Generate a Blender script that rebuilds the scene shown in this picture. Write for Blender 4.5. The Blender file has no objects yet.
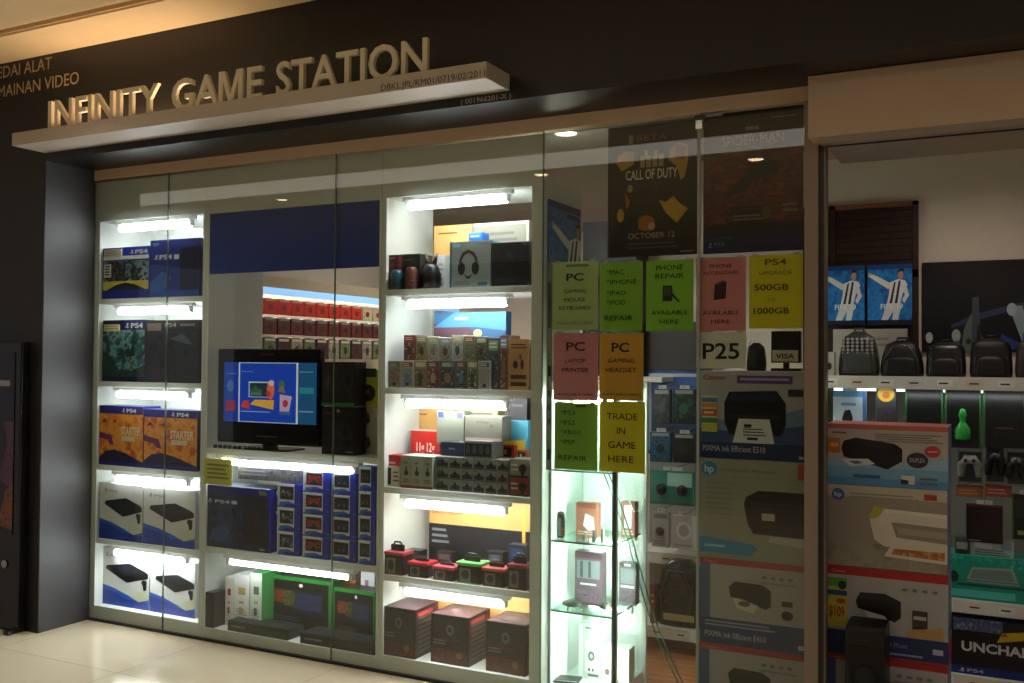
import bpy, bmesh, math, random
from mathutils import Vector, Matrix
random.seed(7)
C = bpy.context.scene.collection
PI = math.pi

# ------------------------------------------------------------------ camera, world, light, exposure
F, CX, CY = 976.0, 512.0, 341.5
_v1 = Vector((-1912, -6.5, -F)); _v2 = Vector((498, -23.5, -F))
AY = _v2.normalized(); AX = -_v1.normalized(); AX = (AX - AY * AX.dot(AY)).normalized(); AZ = AX.cross(AY)
RM = Matrix((AX, AY, AZ))                       # camera vector -> world vector
CAM = Vector((0, -4.059, 1.55))
cd = bpy.data.cameras.new('camera'); cam = bpy.data.objects.new('camera', cd); C.objects.link(cam)
cam.matrix_world = Matrix.Translation(CAM) @ RM.to_4x4()
cd.sensor_width = 36; cd.lens = 36 * F / 1024; cd.clip_start = .05; cd.clip_end = 60
bpy.context.scene.camera = cam
w = bpy.data.worlds.new('mall_air'); bpy.context.scene.world = w; w.use_nodes = True
w.node_tree.nodes['Background'].inputs[0].default_value = (.96, .97, 1.0, 1)
w.node_tree.nodes['Background'].inputs[1].default_value = .20
vs = bpy.context.scene.view_settings
vs.view_transform = 'Standard'; vs.look = 'None'; vs.exposure = 0.3; vs.gamma = 1; vs.use_curve_mapping = False

def lamp(name, kind, loc, power, color, size=.2, size_y=None, aim=None, spot=None):
    l = bpy.data.lights.new(name, kind); l.energy = power; l.color = color
    if kind == 'AREA':
        l.shape = 'RECTANGLE' if size_y else 'DISK'; l.size = size
        if size_y: l.size_y = size_y
    elif kind == 'SPOT':
        l.spot_size = spot or 1.4; l.spot_blend = .8; l.shadow_soft_size = size
    else: l.shadow_soft_size = size
    o = bpy.data.objects.new(name, l); C.objects.link(o); o.location = loc
    if aim is not None:
        o.rotation_euler = (Vector(aim) - Vector(loc)).to_track_quat('-Z', 'Y').to_euler()
    return o

# mall ceiling lamps (fixtures built further down)
MALL_LAMPS = [(-4.2, -1.3), (-6.98, -4.15), (-3.84, -4.05), (-1.91, -4.2), (.4, -4.15), (-9.6, -4.15), (2.6, -4.15)]
for i, (x, y) in enumerate(MALL_LAMPS):
    lamp('mall_lamp_light', 'SPOT', (x, y, 3.2), [38, 50, 50, 50, 50, 50, 50][i], (1, .94, .85), .06, aim=(x, y, 0), spot=2.2)
lamp('shop_lamp_and_fill', 'SPOT', (-2.0, .5, 2.69), 45, (1, .95, .86), .05, aim=(-2.0, .5, 0), spot=2.3)
lamp('shop_lamp_and_fill', 'SPOT', (-.2, .55, 2.69), 15, (1, .84, .72), .05, aim=(-.2, .9, 0), spot=2.5)  # added fill without a fixture, lifts the back wall on the right

# ------------------------------------------------------------------ pixel rays: where something in view stands on a plane of the shop
def ray(px, py): return RM @ Vector((px - CX, -(py - CY), -F))
def at(px, py, Y):
    d = ray(px, py); return CAM + d * ((Y - CAM.y) / d.y)
def at_z(px, py, z):
    d = ray(px, py); return CAM + d * ((z - CAM.z) / d.z)
def at_x(px, py, x):
    d = ray(px, py); return CAM + d * ((x - CAM.x) / d.x)

# ------------------------------------------------------------------ materials
MATS = {}
def lin(h):
    v = [int(h[i:i+2], 16) / 255 for i in (0, 2, 4)]
    return [c / 12.92 if c <= .04045 else ((c + .055) / 1.055) ** 2.4 for c in v] + [1]
def M(h, rough=.5, metal=0.0, var=.06):
    """plain coloured stock with a faint procedural unevenness"""
    k = (h, rough, metal, var)
    if k in MATS: return MATS[k]
    m = bpy.data.materials.new('stock_' + h); m.use_nodes = True; nt = m.node_tree; b = nt.nodes['Principled BSDF']
    b.inputs['Roughness'].default_value = rough; b.inputs['Metallic'].default_value = metal
    c = lin(h)
    n = nt.nodes.new('ShaderNodeTexNoise'); n.inputs['Scale'].default_value = 9
    mx = nt.nodes.new('ShaderNodeMix'); mx.data_type = 'RGBA'
    mx.inputs[6].default_value = [x * (1 - var) for x in c[:3]] + [1]
    mx.inputs[7].default_value = [min(1, x * (1 + var)) for x in c[:3]] + [1]
    t = nt.nodes.new('ShaderNodeTexCoord'); nt.links.new(t.outputs['Object'], n.inputs['Vector'])
    nt.links.new(n.outputs[0], mx.inputs[0]); nt.links.new(mx.outputs[2], b.inputs['Base Color'])
    MATS[k] = m; return m
def ART(*hexes, scale=8, rough=.35, seed=0, stretch=(1, 1, 1)):
    """printed picture: noise sorted into a few inks"""
    k = ('art',) + hexes + (scale, rough, seed, stretch)
    if k in MATS: return MATS[k]
    m = bpy.data.materials.new('printed_art'); m.use_nodes = True; nt = m.node_tree; b = nt.nodes['Principled BSDF']
    b.inputs['Roughness'].default_value = rough
    t = nt.nodes.new('ShaderNodeTexCoord'); mp = nt.nodes.new('ShaderNodeMapping')
    mp.inputs['Location'].default_value = (seed * 3.7, seed * 1.9, seed * 5.3); mp.inputs['Scale'].default_value = stretch
    n = nt.nodes.new('ShaderNodeTexNoise'); n.inputs['Scale'].default_value = scale*3.2; n.inputs['Detail'].default_value = 3
    r = nt.nodes.new('ShaderNodeValToRGB')
    nt.links.new(t.outputs['Object'], mp.inputs[0]); nt.links.new(mp.outputs[0], n.inputs['Vector']); nt.links.new(n.outputs[0], r.inputs[0])
    e = r.color_ramp.elements; N = len(hexes)
    for i, h in enumerate(hexes):
        p = .36 + .28 * i / max(1, N - 1)
        el = e[i] if i < 2 else e.new(p)
        el.position = p
        el.color = lin(h)
    nt.links.new(r.outputs[0], b.inputs['Base Color']); MATS[k] = m; return m
def EMIT(h, s):
    k = ('emit', h, s)
    if k in MATS: return MATS[k]
    m = bpy.data.materials.new('lit'); m.use_nodes = True; b = m.node_tree.nodes['Principled BSDF']
    b.inputs['Base Color'].default_value = lin(h); b.inputs['Emission Color'].default_value = lin(h); b.inputs['Emission Strength'].default_value = s
    MATS[k] = m; return m
def glass_mat(tint='e6efe8', refl=1.0):
    k = ('glass', tint, refl)
    if k in MATS: return MATS[k]
    m = bpy.data.materials.new('clear_glass'); m.use_nodes = True; nt = m.node_tree; nt.nodes.clear()
    o = nt.nodes.new('ShaderNodeOutputMaterial'); mx = nt.nodes.new('ShaderNodeMixShader')
    tr = nt.nodes.new('ShaderNodeBsdfTransparent'); tr.inputs[0].default_value = lin(tint)
    gl = nt.nodes.new('ShaderNodeBsdfGlossy'); gl.inputs['Roughness'].default_value = .01
    g = nt.nodes.new('ShaderNodeNewGeometry'); dp = nt.nodes.new('ShaderNodeVectorMath'); dp.operation = 'DOT_PRODUCT'
    nt.links.new(g.outputs['Incoming'], dp.inputs[0]); nt.links.new(g.outputs['Normal'], dp.inputs[1])
    def mth(op, a, b=None):
        n = nt.nodes.new('ShaderNodeMath'); n.operation = op
        for i, v in enumerate((a, b)):
            if v is None: continue
            if hasattr(v, 'links'): nt.links.new(v, n.inputs[i])
            else: n.inputs[i].default_value = v
        return n.outputs[0]
    ab = mth('ABSOLUTE', dp.outputs['Value']); om = mth('SUBTRACT', 1.0, ab); pw = mth('POWER', om, 5.0)
    f = mth('MULTIPLY', mth('ADD', mth('MULTIPLY', pw, .95), .045), refl)
    nt.links.new(f, mx.inputs[0]); nt.links.new(tr.outputs[0], mx.inputs[1]); nt.links.new(gl.outputs[0], mx.inputs[2])
    nt.links.new(mx.outputs[0], o.inputs[0]); MATS[k] = m; return m

WHITE_LAM = M('d4d9d2', .42); WALLW = M('d2c6b8', .7); BLACK = M('0b0b0d', .35); DKPLASTIC = M('131316', .3); INK = M('141414', .6)
CHROME = M('b9bcc0', .2, 1.0); PAPERW = M('e4e4de', .6); RED = M('b01a20', .45); PSBLUE = M('10247a', .35); WHT = M('eceff2', .45)
FASCIA = M('120e0c', .4); GREYWALL = M('46464a', .45)

def floor_material():
    m = bpy.data.materials.new('polished_tile'); m.use_nodes = True; nt = m.node_tree; b = nt.nodes['Principled BSDF']
    t = nt.nodes.new('ShaderNodeTexCoord'); br = nt.nodes.new('ShaderNodeTexBrick'); br.offset = 0
    br.inputs['Scale'].default_value = 1; br.inputs['Brick Width'].default_value = .9; br.inputs['Row Height'].default_value = .9
    br.inputs['Mortar Size'].default_value = .0025; br.inputs['Color1'].default_value = lin('d6cab0'); br.inputs['Color2'].default_value = lin('d0c4a8'); br.inputs['Mortar'].default_value = lin('b0a284')
    mp = nt.nodes.new('ShaderNodeMapping'); mp.inputs['Location'].default_value = (.33, .62, 0)
    nt.links.new(t.outputs['Object'], mp.inputs[0]); nt.links.new(mp.outputs[0], br.inputs['Vector']); nt.links.new(br.outputs[0], b.inputs['Base Color'])
    b.inputs['Roughness'].default_value = .09; b.inputs['Specular IOR Level'].default_value = .6
    return m
def wood_material(a, b_, scale=3):
    m = bpy.data.materials.new('wood_grain'); m.use_nodes = True; nt = m.node_tree; b = nt.nodes['Principled BSDF']
    t = nt.nodes.new('ShaderNodeTexCoord'); mp = nt.nodes.new('ShaderNodeMapping'); mp.inputs['Scale'].default_value = (1, 9, 9)
    n = nt.nodes.new('ShaderNodeTexNoise'); n.inputs['Scale'].default_value = scale; n.inputs['Detail'].default_value = 5
    r = nt.nodes.new('ShaderNodeValToRGB'); r.color_ramp.elements[0].position = .35; r.color_ramp.elements[1].position = .65
    r.color_ramp.elements[0].color = lin(a); r.color_ramp.elements[1].color = lin(b_)
    nt.links.new(t.outputs['Object'], mp.inputs[0]); nt.links.new(mp.outputs[0], n.inputs['Vector']); nt.links.new(n.outputs[0], r.inputs[0]); nt.links.new(r.outputs[0], b.inputs['Base Color'])
    b.inputs['Roughness'].default_value = .4
    return m

# ------------------------------------------------------------------ mesh builder
TXT = {}
def text_mesh(s, bold=0.0):
    if bold and 'M' in s:
        if s == 'M':
            q = [(0, 0), (.12, 0), (.12, .50), (.28, 0), (.40, 0), (.56, .50), (.56, 0), (.68, 0), (.68, .70), (.51, .70), (.34, .17), (.17, .70), (0, .70)]
            return ([Vector((x, y, 0)) for x, y in q], [tuple(range(13))], 0, .68, 0, .70)
        bold = 0.0
    k = (s, bold)
    if k in TXT: return TXT[k]
    cu = bpy.data.curves.new('t', 'FONT'); cu.body = s; cu.size = 1; cu.offset = bold; cu.resolution_u = 3
    ob = bpy.data.objects.new('t', cu); C.objects.link(ob)
    dg = bpy.context.evaluated_depsgraph_get(); me = bpy.data.meshes.new_from_object(ob.evaluated_get(dg))
    vsx = [v.co.copy() for v in me.vertices]; fs = [tuple(p.vertices) for p in me.polygons]
    bpy.data.objects.remove(ob); bpy.data.curves.remove(cu); bpy.data.meshes.remove(me)
    if vsx:
        x0 = min(v.x for v in vsx); x1 = max(v.x for v in vsx); y0 = min(v.y for v in vsx); y1 = max(v.y for v in vsx)
    else: x0 = y0 = 0; x1 = y1 = 1
    TXT[k] = (vsx, fs, x0, x1, y0, y1); return TXT[k]

class MB:
    def __init__(s): s.bm = bmesh.new(); s.mats = []
    def mi(s, m):
        if m not in s.mats: s.mats.append(m)
        return s.mats.index(m)
    def faces(s, vs_, fs, m, smooth=False):
        bv = [s.bm.verts.new(v) for v in vs_]; i = s.mi(m); out = []
        for f in fs:
            try: fc = s.bm.faces.new([bv[k] for k in f])
            except ValueError: continue
            fc.material_index = i; fc.smooth = smooth; out.append(fc)
        return out
    def box(s, x0, y0, z0, x1, y1, z1, m, bev=0.0, mf=None, mt=None, ms=None):
        tmp = bmesh.new(); bmesh.ops.create_cube(tmp, size=1)
        for v in tmp.verts: v.co = Vector(((x0+x1)/2 + v.co.x*(x1-x0), (y0+y1)/2 + v.co.y*(y1-y0), (z0+z1)/2 + v.co.z*(z1-z0)))
        if bev: bmesh.ops.bevel(tmp, geom=list(tmp.edges), offset=min(bev, .45*min(abs(x1-x0), abs(y1-y0), abs(z1-z0))), segments=2, affect='EDGES', profile=.6)
        bmesh.ops.recalc_face_normals(tmp, faces=tmp.faces)
        tmp.verts.index_update(); vl = [v.co.copy() for v in tmp.verts]
        tmp.normal_update()
        for f in tmp.faces:
            n = f.normal; mm = m
            if mf and n.y < -.8: mm = mf
            elif mt and n.z > .8: mm = mt
            elif ms and abs(n.x) > .8: mm = ms
            s.faces([vl[v.index] for v in f.verts], [tuple(range(len(f.verts)))], mm)
        tmp.free(); return s
    def xf(s, mat, start):   # transform verts created since index start
        s.bm.verts.ensure_lookup_table()
        for v in s.bm.verts[start:]: v.co = mat @ v.co
    def n(s): return len(s.bm.verts)
    def tube(s, pts, r, m, seg=8, closed=False):
        rings = []
        pts = [Vector(p) for p in pts]; rr = r if isinstance(r, (list, tuple)) else [r] * len(pts)
        for i, p in enumerate(pts):
            a = pts[max(0, i-1)]; b = pts[min(len(pts)-1, i+1)]; d = (b - a).normalized()
            up = Vector((0, 0, 1)) if abs(d.z) < .9 else Vector((0, 1, 0))
            u = d.cross(up).normalized(); v = d.cross(u)
            rings.append([p + (u * math.cos(2*PI*k/seg) + v * math.sin(2*PI*k/seg)) * rr[i] for k in range(seg)])
        vl = [q for rg in rings for q in rg]; fs = []
        for i in range(len(pts)-1):
            for k in range(seg): fs.append((i*seg+k, i*seg+(k+1) % seg, (i+1)*seg+(k+1) % seg, (i+1)*seg+k))
        fs.append(tuple(range(seg))[::-1]); fs.append(tuple((len(pts)-1)*seg+k for k in range(seg)))
        s.faces(vl, fs, m, True); return s
    def lathe(s, prof, m, c=(0, 0, 0), seg=24, axis='z'):
        vl = []
        for r, z in prof:
            for k in range(seg):
                a = 2*PI*k/seg
                if axis == 'z': vl.append((c[0]+r*math.cos(a), c[1]+r*math.sin(a), c[2]+z))
                else: vl.append((c[0]+r*math.cos(a), c[1]-z, c[2]+r*math.sin(a)))
        fs = []
        for i in range(len(prof)-1):
            for k in range(seg): fs.append((i*seg+k, i*seg+(k+1) % seg, (i+1)*seg+(k+1) % seg, (i+1)*seg+k))
        fs.append(tuple(range(seg))[::-1]); fs.append(tuple((len(prof)-1)*seg+k for k in range(seg)))
        s.faces(vl, fs, m, True); return s
    def rbox(s, w, d, h, m, c=(0, 0, 0), r=.3, top=.7, seg=20, levels=7):
        """soft bag-like body: superellipse rings shrinking towards a domed top"""
        vl = []
        for i in range(levels+1):
            t = i/levels; k = (1-(1-top)*t**2.2) if t < .85 else (1-(1-top)*t**2.2)*math.sqrt(max(.03, 1-((t-.85)/.15)**2*.8))
            if i == 0: k *= .95
            for q in range(seg):
                a = 2*PI*q/seg; ca, sa = math.cos(a), math.sin(a)
                vl.append((c[0]+math.copysign(abs(ca)**.45, ca)*w/2*k, c[1]+math.copysign(abs(sa)**.45, sa)*d/2*k, c[2]+h*t))
        fs = []
        for i in range(levels):
            for q in range(seg): fs.append((i*seg+q, i*seg+(q+1) % seg, (i+1)*seg+(q+1) % seg, (i+1)*seg+q))
        fs.append(tuple(range(seg))[::-1]); fs.append(tuple(levels*seg+q for q in range(seg)))
        s.faces(vl, fs, m, True); return s
    # flat art on a face: fr(u, v, off) -> point
    def art(s, items, fr, wh, base=.0004):
        W_, H_ = wh
        for li, it in enumerate(items):
            o = base + .00025 * li; k = it[0]
            if k == 'r':
                _, u0, v0, u1, v1, m = it; s.faces([fr(u0, v0, o), fr(u1, v0, o), fr(u1, v1, o), fr(u0, v1, o)], [(0, 1, 2, 3)], m)
            elif k == 'p': s.faces([fr(u, v, o) for u, v in it[1]], [tuple(range(len(it[1])))], it[2])
            elif k == 'e':
                _, cu, cv, ru, rv, m = it; s.faces([fr(cu+ru*math.cos(2*PI*q/20), cv+rv*math.sin(2*PI*q/20), o) for q in range(20)], [tuple(range(20))], m)
            elif k == 'l':  # ruled lines standing for rows of fine print
                _, u0, v0, u1, v1, n, m = it
                for q in range(n):
                    vv = v0 + (v1-v0)*(q+.5)/n; hh = abs(v1-v0)/n*.22
                    uu = u0 + (u1-u0)*(1 - .25*((q*7) % 3)/3)
                    s.faces([fr(u0, vv-hh, o), fr(uu, vv-hh, o), fr(uu, vv+hh, o), fr(u0, vv+hh, o)], [(0, 1, 2, 3)], m)
            elif k == 't':  # 't', u, v(baseline), height fraction, text, material, align, width fraction, bold
                _, u, v, hf, tx, m = it[:6]; al = it[6] if len(it) > 6 else 'l'; wf = it[7] if len(it) > 7 else None; bo = it[8] if len(it) > 8 else 0.0
                vl, fs, x0, x1, y0, y1 = text_mesh(tx, bo)
                sy = hf / (.73); sx = sy * H_ / W_
                if wf: sx = wf / (x1-x0)
                ww = (x1-x0)*sx; off = {'l': 0, 'c': -ww/2, 'r': -ww}[al]
                s.faces([fr(u+off+(p.x-x0)*sx, v+p.y*sy, o) for p in vl], fs, m)
        return s
    def build(s, name, parent=None, loc=None, rz=0):
        me = bpy.data.meshes.new(name); s.bm.to_mesh(me); s.bm.free()
        for m in s.mats: me.materials.append(m)
        o = bpy.data.objects.new(name, me); C.objects.link(o)
        if parent: o.parent = parent
        if loc is not None: o.location = loc
        if rz: o.rotation_euler.z = rz
        return o

def tag(o, label=None, cat=None, group=None, kind=None):
    if label: o['label'] = label
    if cat: o['category'] = cat
    if group: o['group'] = group
    if kind: o['kind'] = kind
    return o
def thing(name, label, cat, loc=(0, 0, 0), rz=0, group=None):
    o = bpy.data.objects.new(name, None); C.objects.link(o); o.location = loc; o.rotation_euler.z = rz; o.empty_display_size = .05
    return tag(o, label, cat, group)
def struct(o): o['kind'] = 'structure'; return o

# ==================================================================== THE SETTING
ZTOP, SOFF, CEIL = 2.615, 2.675, 3.28
FX = -.345                                                  # plane of the dark fascia
b = MB(); b.box(-14, -11, -.12, 7, -.0, 0, floor_material()); struct(b.build('floor'))
WOODF = wood_material('8a5530', 'b57a48')
b = MB(); b.box(-5.1, 0.0, -.12, 7, 4.2, 0, WOODF); struct(b.build('floor_shop'))
# dark fascia above the glass, its underside, and the pillar on the left
b = MB(); b.box(-12, FX, SOFF, 7, .3, CEIL+.25, FASCIA); struct(b.build('wall_front'))
b = MB(); b.box(-12, FX, 0, -4.885, .0, SOFF, M('171412', .45)); b.box(-12, 0, 0, -4.93, .3, SOFF, GREYWALL)
b.box(-4.886, FX+.004, 0, -4.881, -.001, SOFF, M('3a3a3c', .55)); struct(b.build('wall_left'))
b = MB(); b.box(-5.0, -.012, ZTOP, 7, .05, SOFF, M('d8b99a', .5)); struct(b.build('trim_1'))
# mall ceiling with its double dark air slot
cm = M('e0cca8', .75)
b = MB(); b.box(-14, -.66, CEIL, 7, FX, CEIL+.1, cm); b.box(-14, -11, CEIL, 7, -.735, CEIL+.1, cm)
b.box(-14, -.69, CEIL, 7, -.683, CEIL+.1, M('e2c69a', .75)); b.box(-14, -.735, CEIL+.06, 7, -.66, CEIL+.1, BLACK)
struct(b.build('ceiling'))
# ceiling drop on the far side of the mall walk, mirrored in the shop glass
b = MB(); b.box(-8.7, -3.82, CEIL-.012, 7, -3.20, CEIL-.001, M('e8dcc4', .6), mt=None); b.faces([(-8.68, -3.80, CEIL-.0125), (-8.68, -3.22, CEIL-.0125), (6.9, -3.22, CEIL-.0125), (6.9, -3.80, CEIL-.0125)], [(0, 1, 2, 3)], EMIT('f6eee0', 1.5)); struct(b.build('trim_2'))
b = MB(); b.box(-14, -11.2, 0, 7, -11, CEIL+.2, M('5a4c40', .6)); struct(b.build('wall_opposite'))
# shop shell behind the glass
b = MB(); b.box(-1.9, 1.45, 0, 3, 1.52, 2.72, WALLW); struct(b.build('wall_back'))
b = MB(); b.box(-5.05, .3, 0, -4.95, 4.1, 2.72, WALLW); b.box(-5.05, 4.0, 0, -1.9, 4.1, 2.72, WALLW); b.box(-1.98, 1.45, 0, -1.9, 4.0, 2.72, WALLW); struct(b.build('wall_shop_left'))
b = MB(); b.box(1.6, .05, 0, 1.7, 1.45, 2.72, WALLW); struct(b.build('wall_right'))
b = MB(); b.box(-5.05, .3, 2.72, 3, 4.1, 2.8, M('8c8a84', .8)); struct(b.build('ceiling_shop'))
# shutter housing over the open doorway
hm = M('bea48a', .55)
b = MB(); b.box(-.70, -.16, 2.43, 3, .3, 2.673, hm, bev=.004); b.box(-.64, -.15, 2.405, 3, .28, 2.43, M('8f8379', .5)); b.box(-.64, -.10, 2.40, 3, -.09, 2.41, BLACK)
struct(b.build('trim_3'))
# metal door post
pm = M('8c7a6c', .45)
b = MB(); b.box(-.737, -.03, 0, -.683, .04, 2.613, pm, bev=.003); b.box(-.683, -.015, 0, -.66, .03, 2.42, M('2a2624', .4)); b.box(-.662, -.022, 0, -.655, .035, 2.42, M('766a60', .35, .6))
struct(b.build('door_1'))
# glass panes of the shopfront
GL = glass_mat('f0f2ee')
seams = [-4.905, -4.279, -3.096, -1.913, -1.180, -.738]
for i in range(5):
    b = MB(); x0, x1 = seams[i]+.0025, seams[i+1]-.0025
    b.box(x0, -.006, .012, x1, .0, ZTOP, GL)
    struct(b.build('window_%d' % (i+1)))
    if i:
        em = M('5d6f62', .2) if i < 4 else M('8f958c', .3)
        wd = .0018 if i < 4 else .006
        b = MB(); b.box(seams[i]-wd, -.007, .012, seams[i]+wd, .003, ZTOP, em); struct(b.build('trim_%d' % (i+3)))
b = MB(); b.box(-4.905, -.010, 0, -.738, .012, .012, M('26282a', .4, .5)); struct(b.build('baseboard_front'))
b = MB(); b.box(-1.20, -.012, 2.582, -1.15, .012, 2.606, M('4a4846', .3, .5), bev=.003); b.box(-1.193, -.015, 2.545, -1.163, .014, 2.585, M('e6e8e6', .15, .6), bev=.002); b.box(-1.15, -.01, 2.595, -1.08, .01, 2.606, M('8a8884', .3, .5), bev=.003)
tag(b.build('glass_clamp'), 'bright metal glass clamp between the two game posters at the top', 'clamp')

# ==================================================================== SIGN
s = thing('shop_sign', 'gold lettered sign standing on a long pale ledge of the dark fascia', 'sign', (-3.4, FX, 2.715))
def rel(o, s_): o.parent = s_; o.location = Vector(o.location) - Vector(s_.location); return o
LED = M('b3a596', .5)
b = MB(); b.box(-4.882, -.555, 2.715, -1.915, FX, 2.785, LED, bev=.002)
def frY(x0, x1, z0, z1, Y, sgn=-1): return lambda u, v, o: (x0+(x1-x0)*u, Y+sgn*o, z0+(z1-z0)*v)
xa, xb = at(381, 88, -.556).x, at(485, 73, -.556).x
b.art([('t', 0, .12, .42, 'DBKL.JPL/KM01/0719/02/2011', M('2c2626', .6), 'l', 1.0, .01)], frY(xa, xb, 2.715, 2.785, -.5555), (xb-xa, .07)); rel(b.build('ledge'), s)
GOLD = M('d8cbae', .4)
def letters(word, px0, px1, pyr, pyl, Y, z0, h, depth, parent, m):
    xs0, xs1 = at(px0, pyl, Y).x, at(px1, pyr, Y).x
    full = text_mesh(word, .012); sx = (xs1-xs0)/(full[3]-full[2]); sy = h/.73
    adv = 0
    for i, ch in enumerate(word):
        vl, fs, x0, x1, y0, y1 = text_mesh(ch, .012)
        pre = text_mesh(word[:i+1], .012); px = pre[3] - (x1-x0) - full[2]
        b = MB(); n = len(vl)
        pts = [(xs0+(px+p.x-x0)*sx, z0+max(0, p.y+.005)*sy) for p in vl]
        V = [(x, Y, z) for x, z in pts] + [(x, Y+depth, z) for x, z in pts]
        cnt = {}
        for f in fs:
            for a, c in zip(f, f[1:]+f[:1]): cnt[(a, c)] = 1
        side = [(a, c) for (a, c) in cnt if (c, a) not in cnt]
        FS = [tuple(f) for f in fs] + [tuple(n+k for k in f[::-1]) for f in fs] + [(c, a, n+a, n+c) for a, c in side]
        b.faces(V, FS, m); rel(b.build('letter'), parent)
for wd, p0, p1, y0, y1 in (('INFINITY', 48, 158, 112, 95), ('GAME', 172, 262, 90, 80), ('STATION', 276, 427, 75, 52)):
    letters(wd, p0, p1, y1, y0, -.525, 2.7855, .160, .02, s, GOLD)
b = MB(); b.box(-4.84, -.43, 2.785, -3.55, -.40, 2.80, M('d8d2c4', .4), mt=EMIT('ffd6a8', 34)); rel(b.build('light_strip'), s)
lab = M('b09a74', .5)
xr1, xr2 = at(52, 66, FX).x, at(79, 80, FX).x
wl = thing('wall_lettering', 'small brown KEDAI ALAT PERMAINAN VIDEO lettering above the sign', 'lettering')
for line, last, xr, zb_ in ((('KEDAI ', 'ALAT'), 'ALAT', xr1, 3.194), (('PERMAINAN ', 'VIDEO'), 'VIDEO', xr2, 3.081)):
    xx = xr; sc = .072/.73
    for wd in line[::-1]:
        e_ = text_mesh(wd.strip()); ww = (e_[3]-e_[2])*sc
        b = MB(); b.faces([(xx-ww+(q.x-e_[2])*sc, FX-.002, zb_+q.y*sc) for q in e_[0]], e_[1], lab); b.faces([(xx-ww+(q.x-e_[2])*sc, FX-.0015, zb_+q.y*sc) for q in e_[0]], e_[1], lab)
        b.build('word', wl); xx -= ww+.035
b = MB(); xa, xb = at(461, 104, FX).x, at(511, 96, FX).x
b.art([('t', 0, 0, 1, '( 001966201-X )', M('a2978a', .5), 'l', 1.0, .01)], frY(xa, xb, 2.683, 2.706, FX), (xb-xa, .025))
tag(b.build('number_lettering'), 'tiny bracketed registration number below the ledge end', 'lettering')

# ==================================================================== CABINETS
ZS = [.085, .485, .92, 1.415, 1.905]; TH = .03; ZH = 2.367; CY0, CY1 = .008, .45
def side_panels(b, xs, m, top=ZTOP-.01):
    for x0, x1 in xs: b.box(x0, CY0, 0, x1, CY1, top, m)
cabA = thing('display_cabinet', 'tall narrow white display cabinet at the left end behind the glass', 'cabinet', (-4.43, .022, 0), group=None)
def cab(root, x0, x1, lw, rw, shelves, header=True, top=ZH):
    b = MB(); b.box(x0, CY0, 0, x0+lw, CY1, 2.39, WHITE_LAM); rel(b.build('side_panel'), root)
    b = MB(); b.box(x1-rw, CY0, 0, x1, CY1, 2.39, WHITE_LAM); rel(b.build('side_panel'), root)
    b = MB(); b.box(x0+lw, CY0+.002, 0, x1-rw, CY1-.02, shelves[0], WHITE_LAM); rel(b.build('plinth'), root)
    for z in shelves[1:]:
        b = MB(); b.box(x0+lw, CY0+.002, z-TH, x1-rw, CY1-.02, z, WHITE_LAM, bev=.0015); rel(b.build('shelf'), root)
    if header:
        b = MB(); b.box(x0, CY0-.001, top+.0, x1, CY0+.018, ZTOP-.01, WHITE_LAM); rel(b.build('header_panel'), root)
        b = MB(); b.box(x0+lw, CY0+.019, top, x1-rw, CY1-.02, top+.02, WHITE_LAM); rel(b.build('top_board'), root)
cab(cabA, -4.895, -4.0, .047, .02, ZS)
b = MB(); b.box(-4.848, CY1-.02, 0, -4.02, CY1, ZTOP-.01, WHITE_LAM); rel(b.build('back_panel'), cabA)
cabB = thing('television_cabinet', 'wide white middle display unit with a blue header and a television opening', 'cabinet', (-3.4, .022, 0))
cab(cabB, -3.998, -2.815, .025, .015, [.07, .515, 1.06], header=False)
b = MB(); b.box(-3.998, CY0-.001, 2.361, -2.815, CY0+.018, ZTOP-.01, WHITE_LAM); rel(b.build('header_panel'), cabB)
b = MB(); b.box(-3.973, CY0+.004, 2.025, -2.83, CY0+.02, 2.361, M('123a9a', .4)); rel(tag(b.build('blue_header'), 'plain blue board'), cabB)
b = MB(); b.box(-3.973, CY1-.02, 0, -2.83, CY1, 1.06, WHITE_LAM); rel(b.build('back_panel'), cabB)
cabC = thing('display_cabinet', 'tall white display cabinet of five lit shelves right of the television', 'cabinet', (-2.36, .022, 0))
cab(cabC, -2.812, -1.918, .025, .058, ZS)
b = MB(); b.box(-2.787, CY1-.02, 0, -1.976, CY1, .47, WHITE_LAM); rel(b.build('back_panel'), cabC)

def tube_light(x0, x1, y, z, label, group, s_=14, col='f6f8ff', r=.021):
    s_ *= 4
    t = thing('strip_light', label, 'light', ((x0+x1)/2, y, z), 0, group); h = (x1-x0)/2
    b = MB(); b.box(-h-.03, -.018, .022, h+.03, .018, .03+.012, M('dfe2e0', .4), bev=.002); hs = b.build('housing', t)
    b = MB(); b.tube([(-h, 0, 0), (-h+.004, 0, 0), (h-.004, 0, 0), (h, 0, 0)], [r*.8, r, r, r*.8], EMIT(col, s_), 12); b.build('tube', t)
    for sx in (-1, 1):
        b = MB(); b.box(sx*h-.012, -.014, -.014, sx*h+.012, .014, .024, M('c8cac8', .4), bev=.002); b.build('lamp_holder', hs)
ordn = ['bottom', 'second lowest', 'middle', 'second highest', 'top']
for i in range(5):
    zt = (ZS[i+1]-TH if i < 4 else ZH) - .045
    tube_light(-4.70, -4.14, .034, zt, 'white strip light under the top of the %s bay, leftmost cabinet' % ordn[i], 'strip lights in the left cabinet', 11)
    tube_light(-2.67, -2.12, .034, zt, 'white strip light at the top of the %s bay, cabinet right of the television' % ordn[i], 'strip lights in the right cabinet', 11)
tube_light(-3.88, -2.98, .034, 1.06-.075, 'long white strip light above the controller boxes', 'strip lights in the middle unit', 7, r=.016)
tube_light(-3.82, -3.0, .034, .515-.075, 'long white strip light above the keyboard boxes', 'strip lights in the middle unit', 4.5, r=.014)

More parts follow.
